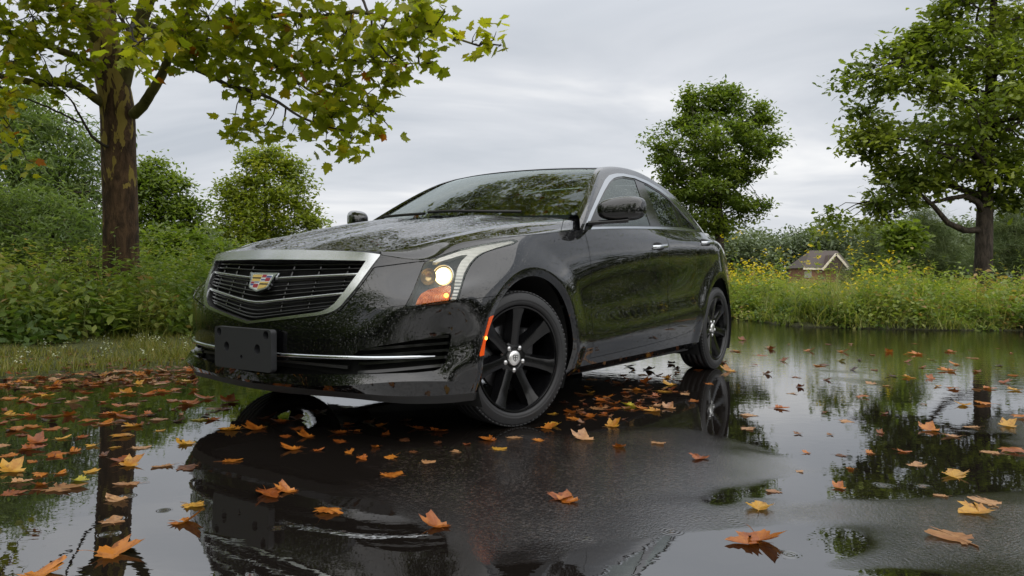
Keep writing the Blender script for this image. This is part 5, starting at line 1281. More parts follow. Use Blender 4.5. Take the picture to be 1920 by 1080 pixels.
# conifers behind the oak
for i, (u, v, Y, wd, lb) in enumerate([(1640, 418, 46, 62, 'pale pine nearest the house, left of the oak trunk'), (1735, 384, 40, 80, 'pale pine showing directly left of the oak trunk'), (1905, 372, 36, 90, 'pale pine at the right edge of the picture behind the oak')]):
    tree('pine_tree', lb, at(u, 540, Y)[:2], Y, [(u, v), (u + wd * .22, v + 22), (u + wd * .5, v + 52), (u + wd * .8, v + 92), (u + wd, v + 125), (u - wd, v + 125), (u - wd * .8, v + 92), (u - wd * .5, v + 52), (u - wd * .22, v + 22)],
         'pine', NE, 120, 190, .55, .13, (u, v + 3), thick=.8, cr=.62, seed=30 + i, group='pines behind the oak', n_limb=40, up=.2, flat=.6)
tree('sapling', 'small large-leaved sapling at the meadow edge left of the oak trunk', at(1695, 520, 15)[:2], 15,
     [(1672,430),(1695,412),(1722,428),(1730,455),(1712,478),(1680,490),(1652,485),(1660,455)], 'maple', OV, 40, 22, .16, .025, (1695, 425), cr=.24, seed=40, n_limb=8)
# far woodland: one mass at this distance
r6 = np.random.default_rng(61); n = 520
def skyline(u): return np.interp(u, [1250, 1360, 1380, 1420, 1450, 1470, 1500, 1530, 1560, 1600, 1700, 1900, 2100], [440, 452, 446, 450, 448, 450, 449, 440, 436, 430, 430, 425, 420])
def woods(name, us, vs0, Y, n, per, cr, ls, seed, mat='far'):
    r = np.random.default_rng(seed); u = r.uniform(us[0], us[1], n); vt = vs0(u) + 4 * np.sin(u * .19) + 3 * np.sin(u * .083 + 1) ; v = vt + (r.random(n) ** 1.3) * (545 - vt); P = np.array([at(a, b, Y + d) for a, b, d in zip(u, v, r.uniform(-6, 10, n))])
    idx = np.repeat(np.arange(n), per); Q = P[idx] + r.normal(size=(len(idx), 3)) * cr * [1, 1, .7]
    o = leaves_obj(name, [scatter(*DI, Q, rot_frames(len(Q), .8, r), ls * r.uniform(.6, 1.3, len(Q)), np.clip(r.normal(.5, .25, n)[idx] + r.normal(0, .12, len(Q)), 0, 1))], LM[mat]); tag(o, kind='stuff'); return o
woods('far_woods', (1250, 2150), skyline, 130, 1100, 80, 1.3, .75, 62)
woods('left_woods', (-300, 620), lambda u: np.interp(u, [-300, 200, 400, 520, 620], [430, 455, 468, 478, 484]), 30, 330, 80, .5, .32, 63, 'willow')
woods('middle_woods', (560, 1300), lambda u: np.interp(u, [560, 700, 1300], [470, 474, 470]), 90, 460, 60, 1.0, .6, 64)
# woods out of the picture, which the water, the glass and the paint mirror
def ring_woods(name, a0, a1, dist, h, n, per, seed, mat='maple', cr=1.1, ls=.7):
    r = np.random.default_rng(seed); a = np.radians(r.uniform(a0, a1, n)); d = dist + r.uniform(-5, 5, n); hh = h * (.62 + .38 * np.sin(a * 9 + 1) * np.sin(a * 23)) ; z = (r.random(n) ** .9) * hh
    P = np.stack([np.sin(a) * d, np.cos(a) * d, z], -1); idx = np.repeat(np.arange(n), per); Q = P[idx] + r.normal(size=(len(idx), 3)) * cr
    o = leaves_obj(name, [scatter(*DI, Q, rot_frames(len(Q), .8, r), ls * r.uniform(.6, 1.3, len(Q)), np.clip(r.normal(.5, .25, n)[idx] + r.normal(0, .12, len(Q)), 0, 1))], LM[mat]); tag(o, kind='stuff')
ring_woods('side_woods', 40, 125, 40, 4.6, 700, 34, 71, 'shade')
ring_woods('rear_woods', 125, 320, 27, 8.5, 900, 34, 72)
ring_woods('near_woods', 236, 312, 15, 8.5, 420, 46, 73, 'maple', .7, .34)
ring_woods('overhanging_woods', 236, 292, 10.5, 10.5, 260, 50, 74, 'maple', .6, .30)

# ---- the plane tree over the car: trunk, boughs and leaf sprays read from the photograph
rp = np.random.default_rng(99)
pb = np.append(at(228, 560, 8.6)[:2], .05)
plane = empty('plane_tree', tuple(pb)); tag(plane, 'big plane tree with flaking bark and yellow-green leaves arching over the car', 'tree')
def pp_(L): return np.array([at(*q) for q in L])
TR_ = curve(np.concatenate([[pb - [0, 0, .1]], pp_([(227,470,8.6),(225,360,8.6),(222,270,8.58),(218,190,8.55),(205,130,8.5),(194,60,8.5),(190,-60,8.5),(195,-260,8.5)])]), 50)
tk = MB(); trr = np.interp(np.linspace(0, 1, 50), [0, .05, .25, .48, .60, .75, 1], [.27, .20, .185, .182, .165, .125, .055]); tk.add(*tube(TR_, trr, 22))
o = tk.build('trunk', [LM['bark']], None); o.data.transform(Matrix.Translation(-Vector(pb))); o.parent = plane
boughs = [
 ([(226,165,8.55),(238,120,8.5),(262,40,8.3),(290,-60,8.0),(330,-220,7.6)], .105, .05),
 ([(250,215,8.5),(268,200,8.4),(290,165,8.2),(304,140,8.1),(318,108,8.0),(340,60,7.8),(370,-20,7.5)], .062, .03),
 ([(318,110,8.0),(345,120,7.6),(400,147,7.0),(438,166,6.7),(473,174,6.5),(531,202,6.2),(571,228,6.0),(640,250,5.8)], .034, .007),
 ([(205,135,8.5),(165,118,8.4),(110,95,8.1),(50,70,7.8),(-20,55,7.4),(-120,30,7)], .050, .02),
 ([(215,200,8.55),(185,190,8.4),(150,165,8.2),(80,158,7.8),(0,145,7.3),(-100,130,6.8)], .058, .02),
 ([(200,110,8.5),(170,55,8.3),(130,8,8.0),(90,-60,7.6),(40,-200,7.2)], .075, .03),
 ([(218,275,8.55),(188,270,8.3),(150,225,8.0),(120,180,7.7),(90,160,7.5)], .020, .005),
 ([(145,228,8.0),(60,190,7.4),(0,168,7.0),(-60,150,6.6)], .012, .004),
 ([(262,40,8.3),(330,55,7.5),(420,40,6.9),(498,34,6.3),(537,26,6.1),(614,32,5.8),(663,23,5.6),(740,40,5.3),(820,60,5.1),(900,85,4.9)], .045, .006),
 ([(330,55,7.5),(430,89,6.9),(492,101,6.6),(562,125,6.2),(632,113,5.9),(690,116,5.7),(760,112,5.5)], .030, .005),
 ([(340,70,7.6),(449,104,6.8),(522,131,6.4),(571,165,6.1),(614,183,5.9),(690,200,5.7)], .026, .005),
 ([(600,-60,5.6),(681,0,5.5),(706,67,5.4),(745,110,5.3),(800,116,5.2)], .014, .004),
 ([(262,40,8.3),(240,60,7.0),(245,70,5.6),(260,80,4.8)], .02, .006),
 ([(290,-60,8.0),(420,-60,6.5),(560,-70,5.6),(700,-60,5.0),(820,-20,4.8)], .05, .01),
 ([(330,-220,7.6),(460,-300,6.4),(700,-380,5.6),(900,-500,5.2)], .05, .01),
 ([(195,-260,8.5),(300,-480,7.8),(450,-800,7.2)], .06, .01), ([(195,-260,8.5),(80,-500,8.2),(-60,-800,7.8)], .06, .01),
 ([(330,-220,7.6),(520,-560,6.6),(760,-900,6.0)], .04, .01)]
bo, nodes = [], []
for L, r0, r1 in boughs:
    Pb = curve(pp_(L), 26); Pb[1:] += np.cumsum(rp.normal(0, .004, (25, 3)), 0); nodes.append(Pb[4:])
    m_ = MB(); m_.add(*tube(Pb, np.linspace(r0, r1, 26), 8)); b_ = m_.build('bough', [LM['bough'] if r0 > .04 else LM['twig']], None); b_.data.transform(Matrix.Translation(-Vector(pb))); b_.parent = plane
nodes = np.concatenate(nodes)
sprays = [(300,100,40,6.8),(345,60,48,6.8),(300,40,45,7.2),(390,30,50,6.6),(365,110,30,7.0),(420,105,45,6.6),(470,70,50,6.3),(440,30,45,6.2),(520,125,46,6.2),(500,20,45,6.0),(560,60,50,5.9),(600,110,50,5.9),(560,160,35,6.1),(600,20,45,5.7),(650,60,50,5.6),(700,110,46,5.6),(640,165,46,5.8),(590,205,28,5.9),(690,175,36,5.7),(715,55,46,5.3),(760,30,44,5.1),(800,40,32,5.0),(835,22,24,5.0),(745,105,30,5.4),(785,105,14,5.2),(815,118,9,5.1),(850,75,16,4.9),(885,80,18,4.9),(925,75,16,4.85),(940,85,9,4.8),(455,232,26,6.5),(500,235,28,6.3),(430,242,10,6.6),(530,240,14,6.2),(565,222,24,6.0),(620,222,32,5.8),(660,250,26,5.75),(695,246,16,5.7),(725,232,7,5.7),(612,252,18,5.8),(480,165,30,6.5),(440,150,24,6.7),(700,210,22,5.6),(725,150,20,5.5),
 (250,85,30,4.7),(275,70,26,4.8),(300,65,22,5.0),(235,25,22,5.2),(60,30,45,7.2),(20,60,40,7.0),(110,60,38,7.6),(75,100,34,7.4),(25,115,34,7.0),(140,105,24,7.8),(95,20,40,7.3),(150,160,22,8.0),(160,30,30,7.8),(60,140,26,7.4),(20,175,24,6.9),(110,150,22,7.8),(12,240,20,6.6),(18,275,12,6.5),(50,300,12,6.7),(200,30,22,8.0),(220,60,20,7.6),(0,200,22,6.6),(170,130,20,8.0)]
# the crown above the picture frame
for _ in range(330):
    c = np.array([rp.uniform(-6.2, 1.5), rp.uniform(4.6, 11.4), rp.uniform(3.3, 7.4)]); e_ = ((c - [-2.3, 7.9, 4.9]) / [3.9, 3.5, 2.6]); 
    if (e_ ** 2).sum() > 1: continue
    a_ = c[0] / c[1] * 1402 + 960; b_ = 517 - (c[2] - .704) / c[1] * 1402
    if b_ < -85: sprays.append((a_, b_, .34 / c[1] * 1402, c[1]))
tw, chp = MB(), []
for (u, v, rad, Y) in sprays:
    rw = rad / 1402 * Y; c = at(u, v, Y); cnt = int(np.clip(72 * (rw / .18) ** 1.8, 8, 220)); nt_ = max(2, cnt // 7)
    j = int(np.argmin(((nodes - c) ** 2).sum(1)))
    if np.linalg.norm(nodes[j] - c) < 1.3: tw.add(*tube(limb_path(nodes[j], c, rp, 5, .02), np.linspace(.008, .004, 5), 4))
    tips = c + rp.normal(size=(nt_, 3)) * rw * .62
    for q in tips: tw.add(*tube(limb_path(c, q, rp, 3, .02), [.004, .003, .002], 3))
    k = rp.integers(0, nt_, cnt); P = tips[k] + rp.normal(size=(cnt, 3)) * .055
    yel = rp.normal(.42, .17, cnt) + (u < 60 and v > 160) * .22 + (rp.random(cnt) < .06) * .4 + (u > 820) * .10
    chp.append(scatter(*PAL, P - pb, rot_frames(cnt, .55, rp, .55), rp.uniform(.055, .112, cnt), yel))
o = tw.build('twigs', [LM['twig']], None); o.data.transform(Matrix.Translation(-Vector(pb))); o.parent = plane
leaves_obj('crown', chp, LM['plane'], plane)

# ---- house far behind the meadow
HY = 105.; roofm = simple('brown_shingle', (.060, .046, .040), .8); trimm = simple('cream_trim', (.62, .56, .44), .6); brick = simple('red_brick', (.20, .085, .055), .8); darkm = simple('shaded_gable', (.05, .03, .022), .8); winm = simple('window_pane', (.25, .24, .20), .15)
def hp(u, v, d=0.0): return at(u, v, HY + d)
ze, zr, zb = hp(1545, 503)[2], hp(1545, 468)[2], 0.0
x0, x1 = hp(1506, 500)[0], hp(1600, 500)[0]; xr0, xr1 = hp(1538, 468)[0], hp(1590, 468)[0]
house = empty('house', (hp(1550, 500)[0], HY, 0)); tag(house, 'small brick house with brown hipped roof beyond the yellow flowers', 'house')
hb = -np.array([hp(1550, 500)[0], HY, 0])
def hput(n, V, F, m, par=None): return mk(n, np.asarray(V, float) + hb, np.array(F), [m], par or house, smooth=False)
D = 7.0
V_, F_ = box(((x0 + x1) / 2, HY + D / 2, ze / 2), (x1 - x0 - .8, D - .8, ze)); hput('wall', V_, F_, brick)
hput('roof', [(x0, HY, ze), (x1, HY, ze), (x1, HY + D, ze), (x0, HY + D, ze), (xr0, HY + D / 2, zr), (xr1, HY + D / 2, zr)], [[0, 1, 5], [0, 5, 4], [2, 3, 4], [2, 4, 5], [0, 4, 3], [1, 2, 5]], roofm)
V_, F_ = box(((x0 + x1) / 2, HY - .02, ze - .10), (x1 - x0, .10, .26)); hput('fascia', V_, F_, trimm)
ax, az = hp(1562, 478)[0], hp(1562, 478)[2]; g0, g1 = hp(1541, 503)[0], hp(1584, 503)[0]; gb = ze - .1
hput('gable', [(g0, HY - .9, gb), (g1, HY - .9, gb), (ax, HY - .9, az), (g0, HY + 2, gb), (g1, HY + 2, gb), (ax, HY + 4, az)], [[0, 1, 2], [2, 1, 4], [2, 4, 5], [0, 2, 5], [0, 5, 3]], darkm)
rm_ = MB()
for a, b in (((g0 - .35, gb - .15), (ax, az + .12)), ((g1 + .35, gb - .15), (ax, az + .12))):
    P = np.array([(a[0], HY - 1.0, a[1]), (b[0], HY - 1.0, b[1])]); rm_.add(*sweep(P, [(-.06, -.14), (.06, -.14), (.06, .14), (-.06, .14)], up=(0, 0, 1)))
o = rm_.build('gable_trim', [trimm], None, smooth=False); o.data.transform(Matrix.Translation(Vector(hb))); o.parent = house
V_, F_ = box(((g0 + g1) / 2 - 3.4, HY + .37, ze * .60), (1.0, .08, .9)); hput('window', V_, F_, winm)

# ---- single plants on the left bank
br = np.random.default_rng(44); bpnt = on_ground(186, 640, .04); bpnt = at(188, 644, 7.0)
bl = empty('broadleaf_plant', (bpnt[0], bpnt[1], .04)); tag(bl, 'bright green broad-leaved plant growing in front of the plane trunk', 'plant')
mst = MB(); Ps = curve([(0, 0, 0), (.01, .02, .12), (.0, .01, .24), (.03, 0, .34)], 10); mst.add(*tube(Ps, np.linspace(.009, .004, 10), 6)); mst.build('stem', [LM['stem']], bl)
big = (np.array([(0, 0, 0), (.25, .2, .05), (.55, .24, .04), (.8, .13, -.04), (1, 0, -.16), (.8, -.13, -.04), (.55, -.24, .04), (.25, -.2, .05), (.3, 0, 0), (.65, 0, -.03)]), np.array([[0, 8, 1], [1, 8, 9], [1, 9, 2], [2, 9, 3], [3, 9, 4], [4, 9, 5], [5, 9, 6], [6, 9, 7], [7, 9, 8], [7, 8, 0]]))
for k in range(13):
    h_ = .06 + .024 * k; b = k * 2.4 + .4; el = br.uniform(.1, .5); T = np.array([[math.cos(b) * math.cos(el), math.sin(b) * math.cos(el), math.sin(el)]]); Sd = np.array([[-math.sin(b), math.cos(b), 0]])
    leaves_obj('leaf', [scatter(*big, np.array([[.005, .01, h_]]), (T, Sd, np.cross(T, Sd)), br.uniform(.15, .24), np.array([br.random()]))], LM['broad'], bl)
dc = at(120, 560, 8.4); ds_ = empty('dead_weeds', (dc[0], dc[1], .1)); tag(ds_, 'clump of dead dark brown stalks left of the plane trunk', 'plant')
cc = np.column_stack([br.normal(0, .26, 60), br.normal(0, .15, 60), np.zeros(60)]); a, _ = stems(cc, br, .78, .14, 18, .10, LA, .5, width=.012, wide=1.6); leaves_obj('stalks', a, LM['dead'], ds_)

# ================================================================== fallen leaves
FL = {}
def fallen_mat(name, c1, c2):
    m, nt, b = new_mat(name); co = objco(nt); sp = nd(nt, 'ShaderNodeSeparateXYZ'); nt.links.new(co, sp.inputs[0])
    n = noise(nt, co, 26, 4, .6); oi = nd(nt, 'ShaderNodeObjectInfo'); f = mth(nt, 'ADD', n, mth(nt, 'MULTIPLY', mth(nt, 'SUBTRACT', oi.outputs['Random'], .5), .35))
    c = ramp(nt, f, [(.30, c1), (.62, c2)])
    # veins: darker ribs radiating from the stalk
    an = mth(nt, 'ARCTAN2', sp.outputs['Y'], mth(nt, 'ADD', sp.outputs['X'], .002)); w = mth(nt, 'ABSOLUTE', mth(nt, 'SINE', mth(nt, 'MULTIPLY', an, 4.0)))
    v = ramp(nt, w, [(.0, (.60, .58, .55)), (.10, (1, 1, 1))]); mx = nd(nt, 'ShaderNodeMix', data_type='RGBA', blend_type='MULTIPLY'); mx.inputs[0].default_value = .8; nt.links.new(c, mx.inputs[6]); nt.links.new(v, mx.inputs[7])
    # brown rot spots and browned margins
    sv = nd(nt, 'ShaderNodeVectorMath', operation='ADD'); nt.links.new(co, sv.inputs[0]); nt.links.new(oi.outputs['Random'], sv.inputs[1])
    rd = nd(nt, 'ShaderNodeVectorMath', operation='LENGTH'); nt.links.new(co, rd.inputs[0])
    rot = ramp(nt, mth(nt, 'ADD', noise(nt, sv.outputs[0], 55, 4, .65), mth(nt, 'MULTIPLY', rd.outputs['Value'], 2.2)), [(.60, (0, 0, 0)), (.74, (.75, .75, .75))])
    m2 = nd(nt, 'ShaderNodeMix', data_type='RGBA'); nt.links.new(rot, m2.inputs[0]); nt.links.new(mx.outputs[2], m2.inputs[6]); m2.inputs[7].default_value = (c1[0] * .45, c1[1] * .42, c1[2] * .5, 1); mx = m2
    nt.links.new(mx.outputs[2], b.inputs['Base Color']); b.inputs['Roughness'].default_value = .32; b.inputs['Specular IOR Level'].default_value = .45
    o = nt.nodes['Material Output']; tr = nd(nt, 'ShaderNodeBsdfTranslucent'); nt.links.new(mx.outputs[2], tr.inputs[0]); ms = nd(nt, 'ShaderNodeMixShader'); ms.inputs[0].default_value = .28
    nt.links.new(b.outputs[0], ms.inputs[1]); nt.links.new(tr.outputs[0], ms.inputs[2]); nt.links.new(ms.outputs[0], o.inputs[0]); return m
FL['orange'] = fallen_mat('orange_fallen_leaf', (.27, .072, .009), (.46, .165, .022))
FL['rust'] = fallen_mat('rust_fallen_leaf', (.20, .050, .010), (.38, .11, .018))
FL['yellow'] = fallen_mat('yellow_fallen_leaf', (.36, .14, .014), (.52, .28, .035))
FL['tan'] = fallen_mat('tan_fallen_leaf', (.30, .135, .05), (.47, .26, .12))
FL['brown'] = fallen_mat('brown_fallen_leaf', (.055, .020, .010), (.14, .055, .022))
FL['green'] = fallen_mat('green_yellow_fallen_leaf', (.30, .26, .02), (.46, .38, .03))
def fallen_mesh(seed, kind):
    """one dry leaf: palmate blade with curled lobes, and a stalk"""
    r = np.random.default_rng(seed); A = PAL[0][:-1, :2].copy(); A[:, 1] *= r.uniform(.70, 1.12); A += r.normal(0, .028, A.shape); A[:, 1] += .12 * r.normal() * A[:, 0] ** 2; A *= 1 + .16 * np.sin(np.arctan2(A[:, 1:2], A[:, :1] - .3) * 2 + r.uniform(0, 6))
    rings_ = []; c = np.array([.36, 0])
    for f in (.0, .34, .68, 1.0): rings_.append(c + (A - c) * f if f > 0 else c[None].repeat(len(A), 0))
    P = np.array(rings_); x, y = P[..., 0] - .4, P[..., 1]; rad = np.hypot(x, y); th = np.arctan2(y, x)
    cu = {'flat': .10, 'cup': .75, 'fold': .35, 'roll': .5, 'stand': .55, 'dome': -.45}[kind]
    z = cu * rad ** 2 + r.uniform(.05, .13) * np.sin(th * 3 + r.uniform(0, 6)) * rad + .04 * np.sin(th * 7 + r.uniform(0, 6)) * rad
    if kind == 'fold': z += .75 * np.abs(y) * r.uniform(.7, 1.1)
    if kind == 'roll': z += 1.3 * np.clip(y, 0, 1) - .1 * y
    if kind == 'stand': z += np.clip(x, 0, 1) * r.uniform(.5, 1.0) + .3 * np.clip(y * r.choice([-1, 1]), 0, 1)
    V = np.stack([P[..., 0] - .4, P[..., 1], z], -1); V = V.reshape(-1, 3); k = len(A); F = grid_faces(4, k, wrap_j=True)[k * 0:]
    st = np.linspace(0, 1, 6)[:, None]; s0 = V[3 * k].copy(); stalk = s0 + st * np.array([-.42, r.uniform(-.15, .15), .03]) + np.column_stack([0 * st, 0 * st, .12 * np.sin(st * 2.5) * r.uniform(0, 1)])
    tv, tf = tube(stalk, np.linspace(.013, .009, 6), 4)
    V = np.concatenate([V, tv]); F = np.concatenate([F, tf + 4 * k]); V[:, 2] -= V[:, 2].min(); return V, F
KINDS_ = ['flat', 'cup', 'fold', 'stand', 'dome', 'flat', 'cup', 'roll']
FM = {}
for ci, cname in enumerate(FL):
    for ki, kd in enumerate(KINDS_):
        V_, F_ = fallen_mesh(100 + ki * 7, kd); FM[cname, ki] = mesh_data('fallen_leaf', V_ * .086 * [1, 1, .5], F_, [FL[cname]])
# photo position, colour, shape (index into KINDS_), size
SPOTS = """215 1036 orange 3 1.15;74 1074 orange 1 1;348 976 orange 3 .95;364 943 yellow 0 .9;213 973 tan 0 .85;221 935 tan 6 1;241 904 tan 0 .9;115 911 tan 0 1.45;22 921 rust 0 .8;24 879 yellow 3 1.15;228 860 rust 2 1;246 868 yellow 3 1;346 829 yellow 1 1;307 870 tan 0 .85;352 873 brown 0 .95;263 836 tan 0 .8;229 815 yellow 4 1;175 833 yellow 2 .6;106 851 orange 4 1;56 839 rust 2 1;72 825 rust 3 1;115 819 yellow 1 .6;30 803 orange 2 1.15;98 801 orange 0 .9;169 787 orange 4 1;195 791 orange 1 .9;243 779 rust 6 1.1;217 773 orange 2 1;199 773 rust 1 .9;223 757 rust 0 .8;129 775 orange 3 .9;94 777 rust 0 1;54 777 rust 2 .9;16 775 yellow 1 1;137 752 tan 3 1;76 736 orange 1 1;88 739 yellow 2 .8;163 732 rust 0 .9;241 734 yellow 3 1.1;215 736 orange 2 1;275 736 rust 1 1.1;305 732 rust 2 1;301 718 tan 4 1;249 754 tan 0 .9;352 754 rust 2 1.5;386 744 rust 3 1.2;432 750 rust 3 1.3;402 765 tan 4 .9;420 763 rust 0 .9;376 783 green 0 1;402 783 rust 1 .8;299 783 tan 0 1;502 781 brown 3 1;526 787 rust 1 .8;558 781 brown 2 1;432 803 yellow 2 1.1;480 801 orange 3 1.1;432 860 orange 0 .85;548 839 orange 3 .9;575 815 orange 3 .8;536 815 rust 0 .6;633 809 rust 1 .7;506 923 rust 2 1.15;538 917 orange 3 .8;615 957 orange 4 .9;735 887 orange 0 .9;730 855 orange 0 .75;802 863 tan 0 .6;855 843 tan 0 .6;818 982 orange 3 .95;1050 930 rust 2 1;1068 936 orange 3 .8;915 822 orange 2 .85;935 838 yellow 0 .7;965 817 tan 0 .8;1010 823 orange 1 .6;820 805 rust 2 .9;785 800 rust 1 .8;715 795 orange 3 .6;640 808 rust 1 .7;1035 795 yellow 2 1;1028 800 orange 3 .9;1095 820 tan 3 1.2;1160 835 orange 3 .75;1235 827 tan 0 .85;1312 856 rust 2 .9;1150 795 yellow 3 1;1105 778 orange 2 .9;1180 757 green 2 1;1226 768 yellow 2 1;1255 762 tan 3 1;1130 748 rust 2 1;1067 770 rust 3 .9;1285 735 tan 0 .8;1255 718 yellow 3 1;1243 730 yellow 0 1;1427 1010 orange 3 1.2;1400 1016 orange 2 1;1421 949 yellow 2 1.05;1451 918 tan 0 .6;1574 911 orange 3 .6;1793 1006 tan 0 1.5;1833 957 yellow 2 1.15;1853 939 tan 0 1.1;1765 926 tan 0 .5;1789 889 yellow 2 1.15;1718 868 tan 0 .8;1692 843 rust 1 .55;1744 803 orange 3 1.15;1787 815 tan 1 .8;1859 845 tan 0 .8;1899 843 orange 4 1.15;1891 795 yellow 3 1.1;1915 779 orange 4 1.1;1823 797 tan 0 .8;1807 756 yellow 2 1.1;1841 754 orange 4 1.2;1789 726 orange 4 1.1;1833 726 tan 0 .9;1853 725 orange 2 .9;1883 714 rust 3 1;1903 728 yellow 2 1;1777 692 orange 2 1.5;1791 680 orange 3 1;1702 704 yellow 2 1;1674 702 brown 1 .7;1632 715 tan 0 1;1618 741 orange 4 .9;1588 787 tan 0 .8;1405 775 tan 0 1;1403 800 tan 0 .9;1463 762 rust 2 .9;1485 734 tan 0 .7;1499 722 rust 3 .6;1367 692 yellow 3 1.3;1536 682 orange 0 1.3;1469 673 orange 3 .8;1427 663 orange 0 1.1;1517 654 orange 3 1.2;1580 656 orange 3 1.2;1545 680 rust 0 .8;1666 656 orange 3 1.2;1718 661 orange 2 1.5;1700 660 yellow 0 1;1781 656 rust 2 1.2;1825 668 tan 0 1.2;1600 690 brown 3 .7;1381 655 orange 2 1;1445 651 orange 3 .9;1393 634 orange 3 1;1440 648 yellow 2 .9;1900 700 orange 0 1;1640 690 tan 0 .7;1210 712 rust 3 1;1195 728 orange 2 .9;1160 716 brown 2 1;1215 690 brown 3 1.1;1180 684 brown 2 1.2;1258 678 rust 3 1;1310 690 rust 0 .9;1355 676 orange 2 .8;1090 735 rust 0 1;1120 762 tan 0 1;1300 748 orange 0 .8;1330 716 orange 0 .7;1268 688 brown 1 .7;1375 655 tan 0 .9;1500 880 tan 0 .4;1020 760 brown 1 .8;1140 742 orange 3 .9;690 790 brown 2 .9;760 786 brown 1 .9;600 770 brown 2 1;560 800 rust 0 .8;650 760 brown 0 1"""
leaf_list = []
for L in SPOTS.split(';'):
    u, v, c, k, s = L.split(); leaf_list.append((float(u), float(v), c, int(k), float(s)))
rl = np.random.default_rng(404)
def cols(w): return rl.choice(list(w), p=np.array(list(w.values())) / sum(w.values()))
WC = {'orange': 7, 'rust': 2.5, 'yellow': 2.2, 'tan': 1.5, 'brown': 1.2, 'green': .4}
def spread(n, poly, smin, smax, w=WC, gap=14):
    """n more leaves in an outline of the photo"""
    k = 0; tries = 0
    while k < n and tries < 6000:
        tries += 1; p = poly_points(poly, 1, rl)[0]
        if min((p[0] - a) ** 2 + ((p[1] - b) * 2.0) ** 2 for a, b, *_ in leaf_list) < gap ** 2: continue
        leaf_list.append((p[0], p[1], cols(w), int(rl.integers(0, 8)), rl.uniform(smin, smax))); k += 1
spread(14, [(0, 724), (150, 722), (330, 712), (470, 730), (440, 775), (300, 800), (0, 815)], .6, 1.05, gap=24)
spread(14, [(0, 815), (300, 800), (350, 850), (260, 900), (0, 930)], .45, .8, gap=36)
spread(66, [(0, 702), (120, 698), (250, 690), (365, 684), (372, 712), (200, 720), (0, 728)], .55, 1.1, {'orange': 6, 'rust': 3, 'yellow': 2, 'tan': 2.5, 'brown': 1}, gap=8)
spread(20, [(0, 655), (150, 655), (360, 645), (365, 684), (250, 690), (120, 698), (0, 702)], .6, 1.0, {'orange': 3, 'rust': 5, 'tan': 2, 'brown': 2}, gap=18)
spread(26, [(1075, 715), (1200, 690), (1275, 700), (1280, 735), (1180, 785), (1085, 790), (1030, 780)], .5, .9, gap=18)
spread(22, [(1375, 640), (1560, 632), (1900, 650), (1915, 720), (1600, 730), (1420, 700)], .4, .8, gap=30)
spread(10, [(1400, 740), (1900, 760), (1900, 860), (1500, 900)], .3, .55, gap=50)
spread(12, [(480, 790), (860, 790), (880, 830), (700, 860), (480, 830)], .35, .7, {'rust': 4, 'brown': 3, 'orange': 2}, gap=30)
lawn_f = lambda p: sdf(np.array([[p[0], p[1]]]), PV[::2])[0] > 0
CAR_P = np.array([-.6737, 3.989])
def zone(u, v, on_lawn):
    if on_lawn: return 'on the lawn before the plane tree'
    if u < 470 and v < 735: return 'in the drift along the lawn edge'
    if u < 375 and v < 800: return 'in the shallow water just off the lawn'
    if u < 390 and v < 900: return 'in the left puddle'
    if u < 390: return 'in the bright water at the bottom left'
    if u < 900 and v < 835: return 'in the shade under the front bumper'
    if u < 700: return 'on dark reflection before the plate bracket'
    if u < 985 and v > 800: return 'on the asphalt below the front wheel'
    if u < 1200 and v > 870: return 'on the asphalt below the front wheel'
    if u < 1345 and v < 775: return 'beneath the car between its wheels'
    if u < 1345: return 'on the asphalt right of the front wheel'
    if v < 705: return 'on the far water behind the rear wheel' if u < 1560 else 'on the far water near the meadow'
    if u < 1560 and v < 900: return 'on the wet asphalt right of the rear wheel'
    if v < 775: return 'on the green reflection at the right edge'
    if v < 900: return 'on the water at the right edge'
    return 'in the puddle at the bottom right'
SH = {0: 'flat', 1: 'cupped', 2: 'folded', 3: 'upturned', 4: 'domed', 5: 'flat', 6: 'cupped', 7: 'half-rolled'}
CN = {'orange': 'orange', 'rust': 'rust-red', 'yellow': 'yellow', 'tan': 'pale tan', 'brown': 'dark brown', 'green': 'yellow-green'}
info = []
for (u, v, c, k, s) in leaf_list:
    g = on_ground(u, v + 4, 0.0); ol = lawn_f(g)
    if ol: g = on_ground(u, v + 4, .05)
    wpx = s * .13 / g[1] * 1402; info.append([wpx, u, v, c, k, s, g, ol])
info.sort(key=lambda q: -q[0])
ones, rest_ = info[:296], info[296:]
lab = {}
for q in ones:
    sz = 'large ' if q[5] > 1.12 else 'small ' if q[5] < .68 else ''
    q.append(f"{sz}{SH[q[4]]} {CN[q[3]]} fallen leaf"); q.append(zone(q[1], q[2], q[7])); lab.setdefault((q[8], q[9]), []).append(q)
NEAR = {2: ['nearer', 'farther'], 3: ['nearest', 'middle', 'farthest'], 4: ['nearest', 'second nearest', 'third nearest', 'farthest']}
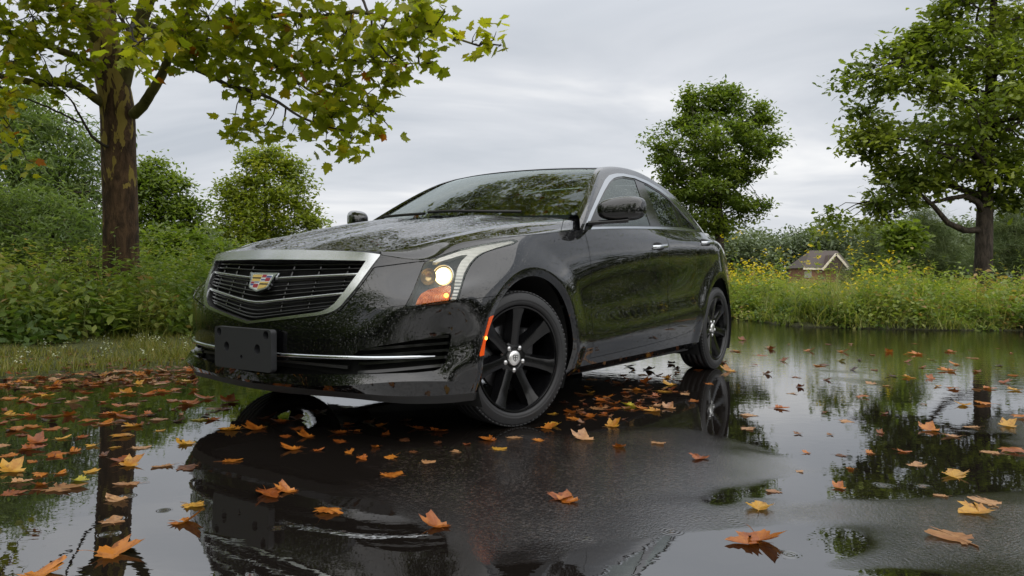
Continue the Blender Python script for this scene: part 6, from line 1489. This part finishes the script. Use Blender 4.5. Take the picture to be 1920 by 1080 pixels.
for (a, z), qs in lab.items():
    qs.sort(key=lambda q: -q[2]); n = len(qs)
    for i, q in enumerate(qs):
        if n == 1: q.append(f"{a} {z}")
        elif n in NEAR: q.append(f"{NEAR[n][i]} {a} of {['', '', 'two', 'three', 'four'][n]} {z}")
        else: q.append(f"{a} {z}")
for q in ones:
    w = q[10].split(); q[10] = ' '.join(w if len(w) <= 16 else [x for x in w if x != 'fallen'])
def rest_z(q): return .045 if q[7] else .001
for q in ones:
    o = obj('fallen_leaf', FM[q[3], q[4]]); o.location = (q[6][0], q[6][1], rest_z(q)); o.scale = (q[5],) * 3; o.rotation_euler = (rl.normal(0, .06), rl.normal(0, .06), rl.uniform(0, 6.28))
    tag(o, q[10], 'leaf', 'fallen plane leaves on the wet ground')
# crumbs of leaf packed along the lawn edge and off it
for poly, n in (([(0, 700), (120, 696), (250, 690), (368, 684), (372, 712), (200, 722), (0, 730)], 150), ([(0, 730), (372, 712), (460, 740), (430, 790), (0, 830)], 40), ([(0, 650), (360, 640), (365, 684), (0, 700)], 90), ([(1040, 770), (1270, 690), (1290, 740), (1100, 800)], 60)):
    for u, v, _d in poly_points(poly, n, rl):
        ol = lawn_f(on_ground(u, v)); g = on_ground(u, v, .05 if ol else 0.0); rest_.append([0, u, v, cols({'orange': 6, 'rust': 3, 'tan': 3, 'brown': 2}), int(rl.integers(0, 8)), rl.uniform(.22, .55), g, ol])
lm_, mats_ = MB(), list(FL)
for q in rest_:
    kd = KINDS_[q[4]]; V_, F_ = fallen_mesh(100 + q[4] * 7, kd); a = rl.uniform(0, 6.28); ca, sa = math.cos(a), math.sin(a); V_ = V_ * .098 * q[5] * [1, 1, .62]
    V_ = np.stack([V_[:, 0] * ca - V_[:, 1] * sa + q[6][0], V_[:, 0] * sa + V_[:, 1] * ca + q[6][1], V_[:, 2] + rest_z(q)], -1); lm_.add(V_, F_, mats_.index(q[3]))
if rest_:
    o = lm_.build('leaf_litter', [FL[c] for c in mats_]); tag(o, kind='stuff')
